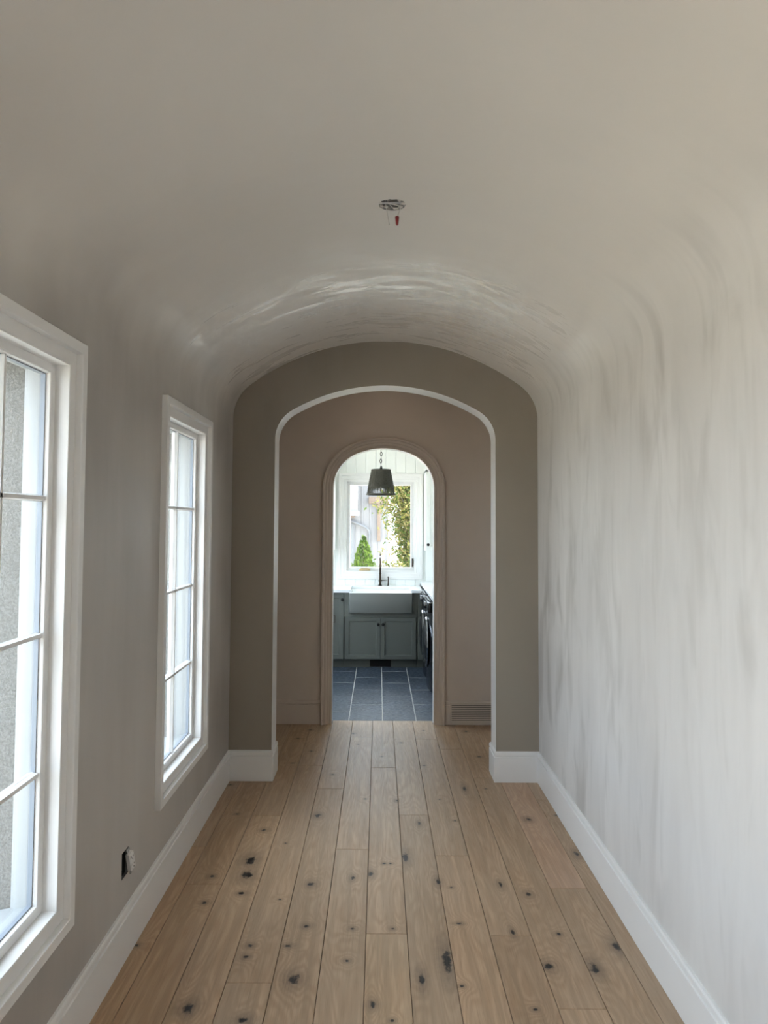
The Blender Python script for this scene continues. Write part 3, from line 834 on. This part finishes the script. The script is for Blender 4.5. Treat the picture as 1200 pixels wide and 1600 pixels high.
for pts in ([(BOX_X - .03, BOX_Y, zc + .04), (BOX_X - .026, BOX_Y + .02, zc + .01), (BOX_X - .018, BOX_Y + .035, zc - .03), (BOX_X - .012, BOX_Y + .04, zc - .06), (BOX_X - .014, BOX_Y + .03, zc - .068)],
            [(BOX_X + .02, BOX_Y + .01, zc + .04), (BOX_X - .02, BOX_Y - .02, zc + .002), (BOX_X + .03, BOX_Y + .0, zc - .006), (BOX_X + .026, BOX_Y + .01, zc - .03), (BOX_X + .020, BOX_Y + .012, zc - .042)],
            [(BOX_X - .03, BOX_Y - .02, zc + .03), (BOX_X + .0, BOX_Y + .03, zc + .004), (BOX_X + .035, BOX_Y + .015, zc + .002), (BOX_X + .02, BOX_Y - .03, zc + .02)]):
    P = [Vector(p) for p in pts]; S_ = []
    for i in range(len(P) - 1):
        a = P[max(i - 1, 0)]; b = P[i]; c = P[i + 1]; d = P[min(i + 2, len(P) - 1)]
        for k in range(6):
            t = k / 6
            S_.append(0.5 * ((2 * b) + (c - a) * t + (2 * a - 5 * b + 4 * c - d) * t * t + (3 * b - a - 3 * c + d) * t ** 3))
    S_.append(P[-1])
    MB().tube(S_, .0018, 6).build('wire', 'wire', jb, smooth=60)
m = MB(); c = (BOX_X + .020, BOX_Y + .012, zc - .078)
m.lathe([(.0, 0), (.0045, 0), (.0055, .006), (.0075, .024), (.0085, .034), (.006, .036), (0, .036)], c, 12, cap=False)
o = m.build('wire_nut', 'red', jb, smooth=50); o['label'] = 'dark red wire connector'

# ---- recessed downlight in the cross hall, above the arch's edge
dl = empty('downlight', (0, 5.88, 3.12), 'small recessed downlight in the cross hall ceiling, hidden above the arch', 'lamp')
MB().lathe([(.045, 0), (.06, 0), (.06, -.004), (.045, -.006)], (0, 5.88, 3.12), 24, cap=False).build('trim_ring', 'white', dl, smooth=40)
MB().lathe([(0, 0), (.044, 0), (.044, -.002), (0, -.002)], (0, 5.88, 3.12), 24, cap=False).build('lens', 'plastic', dl)
ld = bpy.data.lights.new('downlight_lamp', 'AREA'); ld.shape = 'DISK'; ld.size = .085; ld.energy = 0.32; ld.color = (1.0, .80, .62)
lo_ = bpy.data.objects.new('downlight_lamp', ld); COL.objects.link(lo_); lo_.location = (0, 5.88, 3.115)

# ---- outlet hanging out of its hole
oy, oz = (HOLE_OUT[0] + HOLE_OUT[1]) / 2, (HOLE_OUT[2] + HOLE_OUT[3]) / 2
ou = empty('wall_outlet', (-HW, oy, oz), 'unfinished white duplex outlet tilted out of its hole in the left wall', 'outlet')
m = MB()
grid_wall(m, [HOLE_OUT[0] - .004, HOLE_OUT[1] + .004], [HOLE_OUT[2] - .004, HOLE_OUT[3] + .004], [(HOLE_OUT[0] + .001, HOLE_OUT[1] - .001, HOLE_OUT[2] + .001, HOLE_OUT[3] - .001)], lambda a, b, t: (t, a, b), -HW - .012, -HW - .058)
m.box(-HW - .058, -HW - .06, HOLE_OUT[0], HOLE_OUT[1], HOLE_OUT[2], HOLE_OUT[3])
m.build('box', 'dark', ou)
Rm = Matrix.Rotation(math.radians(13), 4, 'X') @ Matrix.Rotation(math.radians(-9), 4, 'Z') @ Matrix.Rotation(math.radians(-5), 4, 'Y')
oc = Vector((-HW + .008, oy + .034, oz - .004))


def opart(m, name, mat, parent, smooth=None):
    m.v = [tuple(oc + (Rm @ Vector(v))) for v in m.v]
    return m.build(name, mat, parent, smooth)


m = MB(); m.cbox(-.006, .012, -.0175, .0175, -.036, .036, .002); body = opart(m, 'receptacle_body', 'plastic', ou)
for z in (.017, -.017):
    m = MB(); m.cbox(.010, .0145, -.0145, .0145, z - .0135, z + .0135, .002); fc = opart(m, 'receptacle_face', 'plastic', body)
    m = MB(); m.box(.0143, .0149, -.0075, -.0055, z - .002, z + .007); m.box(.0143, .0149, .0055, .0075, z - .001, z + .006); m.lathe([(0, .0143), (.0027, .0143), (.0027, .0150), (0, .0150)], (0, 0, z - .0075), 10, 'X', False)
    opart(m, 'slot', 'dark', body)
for s_ in (1, -1):
    m = MB(); m.box(-.0015, .0005, -.0085, .0085, s_ * .034, s_ * .053) if s_ > 0 else m.box(-.0015, .0005, -.0085, .0085, -.053, -.034)
    for u in (-1, 1): m.lathe([(.004, -.0016), (.0065, -.0016), (.0065, .0014), (.004, .0014)], (0, u * .007, s_ * .05), 12, 'X', False)
    opart(m, 'mounting_strap', 'steel', ou)
    m = MB(); m.lathe([(0, -.004), (.003, -.004), (.003, .001), (.0022, .0025), (0, .0025)], (0, 0, s_ * .0455), 10, 'X', False); opart(m, 'screw', 'steel', ou)
m = MB(); m.tube([(-HW - .05, oy - .02, oz + .03), (-HW - .03, oy - .022, oz), (-HW - .012, oy - .005, oz - .025), (-HW - .02, oy + .015, oz - .01)], .003); m.build('wire', 'bronze', ou, smooth=60)

# ---- baseboard vent
vx0, vx1, vz0, vz1 = .607, 1.06, .027, .187
vy = Y20 - .014
vg = empty('vent_grille', ((vx0 + vx1) / 2, vy, vz0), 'greige slatted air vent set in the baseboard right of the doorway', 'vent')
m = MB(); m.box(vx0, vx1, vy - .0015, vy + .001, vz0, vz1); m.build('backing', 'dark', vg)
m = MB(); m.sweep([(vx0, vz0), (vx1, vz0), (vx1, vz1), (vx0, vz1)], [(-.003, 0), (-.003, .007), (.010, .007), (.012, .004), (.012, 0)], lambda a, b, t: (a, vy - t, b), True); m.build('frame', 'greige', vg)
ns = 10; ph = (vz1 - vz0) / ns
for i in range(ns):
    z = vz0 + ph * (i + .5)
    m = MB(); m.add([(vx0, vy - .0015, z - .001), (vx0, vy - .006, z - ph * .38), (vx0, vy - .007, z - ph * .30), (vx0, vy - .006, z + ph * .22), (vx0, vy - .0015, z + ph * .30),
                     (vx1, vy - .0015, z - .001), (vx1, vy - .006, z - ph * .38), (vx1, vy - .007, z - ph * .30), (vx1, vy - .006, z + ph * .22), (vx1, vy - .0015, z + ph * .30)],
                    [(0, 1, 2, 3, 4), (9, 8, 7, 6, 5), (0, 5, 6, 1), (1, 6, 7, 2), (2, 7, 8, 3), (3, 8, 9, 4), (4, 9, 5, 0)])
    m.build('slat', 'greige', vg)

# ================================================================== LAUNDRY THINGS
CF = 8.95      # cabinet door face


def shaker(name, x0, x1, z0, z1, parent, mat='sage', y=CF, knob=None, rail=.054):
    """framed door with a recessed panel and a bevelled bead"""
    m = MB()
    prof = [(0, -.02), (0, -.002), (-.002, 0), (-rail + .006, 0), (-rail, -.008), (-rail, -.02)]
    m.sweep([(x0, z0), (x1, z0), (x1, z1), (x0, z1)], prof, lambda a, b, t: (a, y - t, b), True)
    m.box(x0 + rail - .003, x1 - rail + .003, y + .010, y + .018, z0 + rail - .003, z1 - rail + .003)
    d = m.build(name, mat, parent)
    if knob:
        kx, kz = knob
        k = MB(); k.lathe([(0, -.032), (.013, -.031), (.0185, -.027), (.0185, -.022), (.011, -.016), (.006, -.013), (.006, 0), (0, 0)], (kx, y, kz), 16, 'Y', False)
        k.build('knob', 'black', d, smooth=40)
    return d


def carcass(m, x0, x1, z0, z1, y0, y1): m.box(x0, x1, y0, y1, z0, z1)


sc = empty('sink_cabinet', (-.015, 9.27, 0), 'grey-green base cabinet with two knobbed doors under the farmhouse sink', 'cabinet')
m = MB(); m.box(-.4645, .436, CF + .021, YL - .02, .10, .66); m.box(-.4645, -.405, CF + .004, YL - .02, .625, .918); m.box(.376, .436, CF + .004, YL - .02, .625, .918)
m.box(-.405, .376, CF + .004, CF + .02, .625, .672); m.build('body', 'sage', sc)
MB().box(-.4645, -.144, 9.02, 9.04, 0, .10).build('toe_kick', 'sage', sc)
MB().box(.117, .436, 9.02, 9.04, 0, .10).build('toe_kick', 'sage', sc)
m = MB(); m.box(-.146, .119, 9.05, 9.07, 0, .10); m.build('vent_opening', 'dark', sc)
shaker('door', -.452, -.0185, .108, .620, sc, knob=(-.043, .535))
shaker('door', -.0145, .421, .108, .620, sc, knob=(.016, .535))

lc = empty('base_cabinet', (-.75, 9.27, 0), 'tall-doored grey-green base cabinet left of the farmhouse sink', 'cabinet', 'laundry base cabinets')
m = MB(); m.box(-1.05, -.466, CF + .021, YL - .02, .10, .918); m.build('body', 'sage', lc)
m = MB(); m.box(-1.05, -.466, 9.02, 9.04, 0, .10); m.build('toe_kick', 'sage', lc)
shaker('door', -.82, -.468, .108, .912, lc, knob=(-.486, .834), rail=.062)
shaker('door', -1.05, -.824, .108, .912, lc, rail=.05)
m = MB(); m.sweep([(-.625, .565), (-.575, .565), (-.575, .645), (-.625, .645)], [(0, 0), (.006, 0), (.006, .01), (0, .01)], lambda a, b, t: (a, CF - .04 - t, b), True); m.tube([(-.60, CF - .045, .568), (-.60, CF + .008, .568)], .004); m.tube([(-.60, CF - .045, .642), (-.60, CF + .008, .642)], .004)
m.build('ring_pull', 'bronze', lc)

rc = empty('base_cabinet', (.75, 9.27, 0), 'grey-green base cabinet right of the sink, half behind the black washer', 'cabinet', 'laundry base cabinets')
m = MB(); m.box(.4375, XLR - .005, CF + .021, YL - .02, .10, .918); m.build('body', 'sage', rc)
m = MB(); m.box(.4375, XLR - .005, 9.02, 9.04, 0, .10); m.build('toe_kick', 'sage', rc)
shaker('door', .447, .80, .108, .620, rc); shaker('drawer', .447, .80, .626, .912, rc, rail=.045)

m = MB()
m.cbox(-1.05, -.392, CF - .022, YL - .012, .920, .956, .003); m.cbox(.362, .499, CF - .022, YL - .012, .920, .956, .003); m.box(-.3915, .3615, 9.47, YL - .012, .921, .956)
tag(m.build('countertop', 'quartz', loc=(-.02, 9.27, .92)), 'pale quartz countertop either side of the farmhouse sink', 'countertop')

# farmhouse sink
fs_ = empty('farmhouse_sink', (-.014, 9.2, .67), 'white apron-front farmhouse sink below the laundry window', 'sink')
sx0, sx1, sy0, sy1, sz0, sz1 = -.400, .371, CF - .035, 9.468, .674, .9195
bm = bmesh.new(); bmesh.ops.create_cube(bm, size=1)
for v in bm.verts: v.co = Vector(((sx0 + sx1) / 2 + v.co.x * (sx1 - sx0), (sy0 + sy1) / 2 + v.co.y * (sy1 - sy0), (sz0 + sz1) / 2 + v.co.z * (sz1 - sz0)))
top = max(bm.faces, key=lambda f: f.calc_center_median().z)
r_ = bmesh.ops.inset_region(bm, faces=[top], thickness=.024)
r2 = bmesh.ops.extrude_face_region(bm, geom=[top])
bmesh.ops.translate(bm, verts=[v for v in r2['geom'] if isinstance(v, bmesh.types.BMVert)], vec=(0, 0, -.22))
bmesh.ops.delete(bm, geom=[top], context='FACES')
bmesh.ops.bevel(bm, geom=list(bm.edges), offset=.005, segments=3, affect='EDGES', profile=.5)
me = bpy.data.meshes.new('basin'); bm.to_mesh(me); bm.free(); me.materials.append(MT['china']); me.materials.append(MT['apron'])
for p in me.polygons:
    if p.normal.y < -.7 and p.center.y < CF: p.material_index = 1
me.polygons.foreach_set('use_smooth', [True] * len(me.polygons)); me.set_sharp_from_angle(angle=.6)
o = bpy.data.objects.new('basin', me); COL.objects.link(o); attach(o, fs_)
m = MB(); m.lathe([(.0, .004), (.038, .004), (.042, .001), (.042, -.004), (0, -.004)], (-.014, 9.2, sz1 - .22), 20, cap=False); m.build('drain', 'chrome', fs_, smooth=40)

# faucet
fx, fy = -.021, 9.535
fa = empty('faucet', (fx, fy, .956), 'dark bronze faucet with slender finial and side lever behind the sink', 'faucet')
m = MB(); m.lathe([(0, 0), (.030, 0), (.030, .006), (.022, .012), (.016, .02), (.016, .05), (.021, .055), (.021, .075), (.015, .082), (.013, .15), (.017, .155), (.017, .165), (.012, .172), (.012, .25), (.018, .256), (.018, .27), (.011, .278),
                    (.012, .33), (.015, .336), (.010, .345), (.008, .40), (.004, .425), (0, .43)], (fx, fy, .956), 20, cap=False); m.build('column', 'bronze', fa, smooth=35)
pts = [(fx, fy - .01, .956 + .30)] + [(fx, fy - .01 - .11 * (1 - math.cos(t)), .956 + .30 + .085 * math.sin(t)) for t in [PI * i / 10 for i in range(1, 11)]] + [(fx, fy - .23, .956 + .24)]
MB().tube(pts, .010, 12).build('spout', 'bronze', fa, smooth=60)
m = MB(); m.tube([(fx, fy, .956 + .066), (fx + .05, fy - .01, .956 + .068), (fx + .095, fy - .012, .956 + .066)], .006, 10, [.009, .006, .005]); m.build('lever', 'bronze', fa, smooth=60)
sp = empty('soap_dispenser', (fx + .105, fy, .956), 'slim dark bronze soap pump right of the faucet', 'dispenser')
m = MB(); m.lathe([(0, 0), (.016, 0), (.016, .005), (.009, .010), (.007, .06), (.007, .105), (.010, .108), (.010, .122), (0, .124)], (fx + .105, fy, .956), 14, cap=False); m.build('stem', 'bronze', sp, smooth=40)
MB().tube([(fx + .105, fy, 1.072), (fx + .105, fy - .04, 1.076), (fx + .105, fy - .06, 1.066)], .004).build('nozzle', 'bronze', sp, smooth=60)

# wall cabinets with crown


def wall_cab(name, x0, x1, label, knob_left):
    c = empty(name, ((x0 + x1) / 2, 9.43, 1.43), label, 'cabinet', 'laundry wall cabinets')
    m = MB(); m.box(x0, x1, 9.27, YL - .013, 1.43, 2.46); m.build('body', 'white_wall', c)
    mid = (x0 + x1) / 2
    shaker('door', x0 + .004, x1 - .004, 1.434, 2.43, c, 'white_wall', 9.249, (x0 + .03, 1.505) if knob_left else (x1 - .03, 1.505), .055)
    m = MB(); m.sweep([(x0, YL - .013), (x0, 9.27), (x1, 9.27), (x1, YL - .013)][::-1], [(0, 2.44), (.012, 2.44), (.016, 2.46), (.05, 2.52), (.055, 2.55), (0, 2.55)], lambda a, b, t: (a, b, t)); m.build('crown', 'white_wall', c, smooth=25)
    return c


wall_cab('wall_cabinet', .558, .99, 'white wall cabinet with crown right of the laundry window', True)
wall_cab('wall_cabinet', -1.05, -.617, 'white wall cabinet with crown left of the laundry window', False)

# washers under a raised counter on the right
m = MB(); m.cbox(.512, XLR - .002, 7.20, YL - .014, .975, 1.008, .004)
tag(m.build('washer_counter', 'quartz', loc=(.85, 8.4, .975)), 'pale quartz counter over the two black washers', 'countertop')


def washer(y0, y1, label):
    yc = (y0 + y1) / 2; X = .515
    c = empty('washing_machine', (X + .35, yc, 0), label, 'washing machine', 'black front-loading laundry machines')
    m = MB(); L = []
    # bowed front: outline in plan, swept up
    nseg = 10
    for i in range(nseg + 1):
        t = i / nseg; y = y0 + (y1 - y0) * t
        L.append((X - .030 * math.sin(PI * t) ** .7, y))
    ol = L + [(XLR - .04, y1), (XLR - .04, y0)]
    k = len(ol)
    for (za, zb, dx) in ((.03, .965, 0),):
        m.add([(x, y, za) for x, y in ol] + [(x, y, zb) for x, y in ol], [(i, (i + 1) % k, k + (i + 1) % k, k + i) for i in range(k)] + [tuple(range(k))[::-1], tuple(range(k, 2 * k))])
    m.build('body', 'black_gloss', c, smooth=35)
    for fy_ in (y0 + .06, y1 - .06):
        for fx_ in (X + .06, XLR - .1):
            MB().lathe([(0, 0), (.022, 0), (.018, .03), (0, .03)], (fx_, fy_, 0), 10, cap=False).build('foot', 'black', c)
    zc_ = .50
    m = MB(); m.lathe([(.215, -.020), (.255, -.022), (.268, -.036), (.262, -.050), (.235, -.058), (.212, -.050), (.205, -.035)], (X, yc, zc_), 40, 'X', False); d = m.build('door_ring', 'dark_chrome', c, smooth=50)
    m = MB(); m.lathe([(0.0, -.085), (.10, -.080), (.17, -.066), (.215, -.045), (.22, -.02)], (X, yc, zc_), 40, 'X', False); m.build('door_glass', 'black_gloss', d, smooth=60)
    m = MB(); m.cbox(X - .040, X - .010, y0 + .02, y1 - .02, .845, .945, .008); p = m.build('control_panel', 'black_gloss', c, smooth=30)
    m = MB(); m.lathe([(0, -.066), (.030, -.064), (.034, -.058), (.036, -.040), (0, -.040)], (X, yc, .895), 24, 'X', False); m.build('dial', 'dark_chrome', p, smooth=40)
    m = MB(); m.cbox(X - .052, X - .038, y1 - .22, y1 - .06, .872, .918, .004); m.build('drawer', 'black', p)
    return c


washer(8.245, 8.915, 'black front-loading washer next to the sink cabinets')
washer(7.555, 8.225, 'black front-loading washer nearer the doorway')

# pendant
px_, py_ = -.021, 8.3
pe = empty('pendant_lamp', (px_, py_, LZ), 'woven grey-brown tapered pendant shade on a black chain in the laundry', 'lamp')
MB().lathe([(0, 0), (.06, 0), (.06, -.012), (.03, -.028), (0, -.03)], (px_, py_, LZ), 24, cap=False).build('canopy', 'black', pe, smooth=40)
z = LZ - .03; i = 0
lk = None
while z > 2.42:
    m = MB(); L = .048
    pts = []
    for q in range(17):
        a = 2 * PI * q / 16
        u, v = .011 * math.cos(a), (L / 2) * math.sin(a)
        d = Vector((u, 0, v)) if i % 2 == 0 else Vector((0, u, v))
        pts.append(Vector((px_ + .002 * math.sin(i * 1.7), py_, z - L / 2)) + d)
    m.tube(pts, .0036, 6).build('chain_link', 'black', pe, smooth=60)
    z -= L - .0075; i += 1
MB().lathe([(0, 2.425), (.008, 2.42), (.012, 2.405), (.022, 2.40), (.022, 2.33), (.018, 2.30), (0, 2.30)], (px_, py_, 0), 16, cap=False).build('socket', 'black', pe, smooth=40)
rt, rb, zt, zb = .105, .161, 2.387, 2.106
sh = MB(); random.seed(3); NS = 92
for i in range(NS):                                   # upright cords
    a = 2 * PI * i / NS; pts = []
    stop = zb
    for k in range(9):
        t = k / 8; z = zt + (stop - zt) * t; r = rt + (rb - rt) * t + .0016 * math.sin(k * 2.2 + i)
        aa = a + (random.uniform(-.012, .012) if 0 < k < 8 else 0) * (1 if t < .6 else 2.0)
        pts.append((px_ + r * math.cos(aa), py_ + r * math.sin(aa), z))
    sh.tube(pts, .0045, 5, [.0052] * 5 + [.0046, .0036, .0024, .0024])
shade = sh.build('shade', 'rope', pe, smooth=60)
wv = MB()
for k in range(20):                                   # weft, denser at the top
    t = (k / 19) * .68 + .02
    r = rt + (rb - rt) * t; z = zt + (zb - zt) * t
    wv.tube([(px_ + (r + .0035 * (-1) ** q) * math.cos(2 * PI * q / 46), py_ + (r + .0035 * (-1) ** q) * math.sin(2 * PI * q / 46), z) for q in range(47)], .0055, 5)
wv.build('weave', 'rope', shade, smooth=60)
for r, z in ((rt, zt), (rb, zb)):
    MB().tube([(px_ + (r + .002) * math.cos(2 * PI * q / 48), py_ + (r + .002) * math.sin(2 * PI * q / 48), z) for q in range(49)], .008, 8).build('rim', 'rope', shade, smooth=60)
for q in range(3):
    a = 2 * PI * q / 3 + .3
    MB().tube([(px_ + .02 * math.cos(a), py_ + .02 * math.sin(a), 2.37), (px_ + rt * math.cos(a), py_ + rt * math.sin(a), zt - .004)], .0025, 6).build('spider_arm', 'black', pe)
MB().lathe([(.012, 2.31), (.014, 2.28), (.026, 2.25), (.030, 2.225), (.024, 2.20), (.010, 2.19), (0, 2.188)], (px_, py_, 0), 16, cap=False).build('bulb', 'plastic', pe, smooth=60)

# ================================================================== OUTDOORS
GZ = -0.30
m = MB(); m.add([(-60, -30, GZ), (60, -30, GZ), (60, 60, GZ), (-60, 60, GZ)], [(0, 1, 2, 3)])
tag(m.build('ground', 'ground'), 'pale ground outside the windows', 'ground', kind='structure')

# neighbouring house, board and batten
BY = 26.0
hs = empty('neighbour_house', (-4.0, BY, GZ), 'pale board-and-batten house seen through the laundry window', 'house')
MB().box(-9, .30, BY, BY + 6, GZ, 6.0).build('wall', 'siding', hs)
x = .26
while x > -4.2:
    MB().box(x - .03, x + .03, BY - .03, BY, GZ, 6.0).build('batten', 'siding', hs); x -= .30
up = MB().box(-9, -.80, BY - 1.0, BY, 2.10, 6.0).build('upper_storey', 'siding', hs)
MB().box(-9.1, -.72, BY - 1.12, BY - 1.0, 2.02, 2.18).build('fascia', 'siding', up)
m = MB(); m.add([(-9.2, BY - 1.3, 3.3), (-.62, BY - 1.3, 3.3), (-1.6, BY - 1.3, 4.2), (-9.2, BY - 1.3, 4.2), (-9.2, BY - 1.0, 3.3), (-.62, BY - 1.0, 3.3), (-1.6, BY - 1.0, 4.2), (-9.2, BY - 1.0, 4.2)],
                [(0, 1, 2, 3), (4, 7, 6, 5), (0, 4, 5, 1), (1, 5, 6, 2), (2, 6, 7, 3), (3, 7, 4, 0)]); m.build('roof_edge', 'roof', up)
MB().box(-1.02, -.88, BY - .9, BY - .7, 1.96, 2.10).build('corbel', 'timber', hs)
wn = MB().box(-1.9, -.90, BY - .06, BY, .1, 1.76).build('window_frame', 'roof', hs)
MB().box(-1.86, -.98, BY - .065, BY - .055, .16, 1.70).build('pane', 'glass', wn)
MB().box(-1.84, -1.0, BY - .050, BY - .045, .18, 1.68).build('dark_room', 'dark', wn)
MB().tube([(-2.2, BY - .15, 2.05), (-1.04, BY - .15, 1.84), (-.50, BY - .15, 1.62), (-.40, BY - .12, 1.50), (-.385, BY - .1, 1.38), (-.385, BY - .1, GZ)], .045, 8).build('downspout', 'roof', hs, smooth=60)
MB().cbox(-.41, .30, BY - .20, BY - .03, 2.47, 2.71, .01).build('timber_beam', 'timber', hs)
MB().cbox(-.105, .012, BY - .16, BY - .03, 1.13, 2.47, .01).build('timber_post', 'timber', hs)


def leaf_cloud(pts, size, mats, upright=0.0):
    m = MB()
    for (x, y, z, s_) in pts:
        s_ *= size
        d = Vector((random.gauss(0, 1), random.gauss(0, 1), random.gauss(0, 1) + upright)).normalized()
        e = d.cross(Vector((random.gauss(0, 1), random.gauss(0, 1), random.gauss(0, 1)))).normalized()
        c = Vector((x, y, z))
        m.cur = random.randrange(len(mats))
        m.add([c - d * s_, c + e * s_ * .38, c + d * s_, c - e * s_ * .38], [(0, 1, 2, 3)])
    return m


# conical cedar
random.seed(8)
cx_, cy_, ch = -.335, 14.0, 1.50
ct = empty('conical_cedar', (cx_, cy_, GZ), 'small bright green conical cedar below the pale house', 'shrub')
MB().tube([(cx_, cy_, GZ), (cx_, cy_, ch - .2)], .03, 8, [.045, .012]).build('trunk', 'bark', ct)
pts = []
for i in range(5200):
    t = random.random() ** .75
    z = GZ + .05 + (ch - GZ - .05) * (1 - t) ; R_ = .02 + .48 * t ** .8 * (1 if t < .85 else (1 - (t - .85) * 1.5))
    a = random.random() * 2 * PI; r = R_ * (random.random() ** .35)
    r *= 1 + .15 * math.sin(a * 7 + z * 9)
    pts.append((cx_ + r * math.cos(a), cy_ + r * math.sin(a), z + random.uniform(-.02, .05), random.uniform(.6, 1.3)))
o = leaf_cloud(pts, .036, ['leaf_a', 'leaf_a', 'leaf_g'], 1.6).build('foliage', ['leaf_a', 'leaf_a', 'leaf_g'], ct, fix=False); o['kind'] = 'stuff'

# autumn tree
random.seed(21)
tx, ty = .67, 15.2
tr = empty('autumn_tree', (tx, ty, GZ), 'yellow-green leafy tree filling the right of the laundry window', 'tree')
tm = MB(); tm.tube([(tx, ty, GZ), (tx - .05, ty, .6), (tx + .02, ty + .05, 1.8), (tx - .1, ty, 3.2), (tx, ty, 4.6)], .07, 10, [.10, .085, .07, .05, .02])
tips = []
for i in range(72):
    z0 = random.uniform(-.1, 3.4); a = random.random() * 2 * PI; L = random.uniform(.2, .66)
    p0 = Vector((tx, ty, z0)); p1 = p0 + Vector((math.cos(a) * L * .5, math.sin(a) * L * .5, L * .35)); p2 = p0 + Vector((math.cos(a) * L, math.sin(a) * L, L * .85))
    tm.tube([p0, p1, p2], .01, 5, [.016, .010, .004]); tips += [p0.lerp(p1, .6), p1, p1.lerp(p2, .5), p2]
tm.build('trunk', 'bark', tr, smooth=60)
pts = []
for p in tips:
    for k in range(95):
        q = p + Vector((random.gauss(0, .12), random.gauss(0, .15), random.gauss(0, .16)))
        pts.append((q.x, q.y, q.z, random.uniform(.6, 1.4)))
o = leaf_cloud(pts, .044, ['leaf_y', 'leaf_g', 'leaf_y']).build('foliage', ['leaf_y', 'leaf_g', 'leaf_y'], tr, fix=False); o['kind'] = 'stuff'
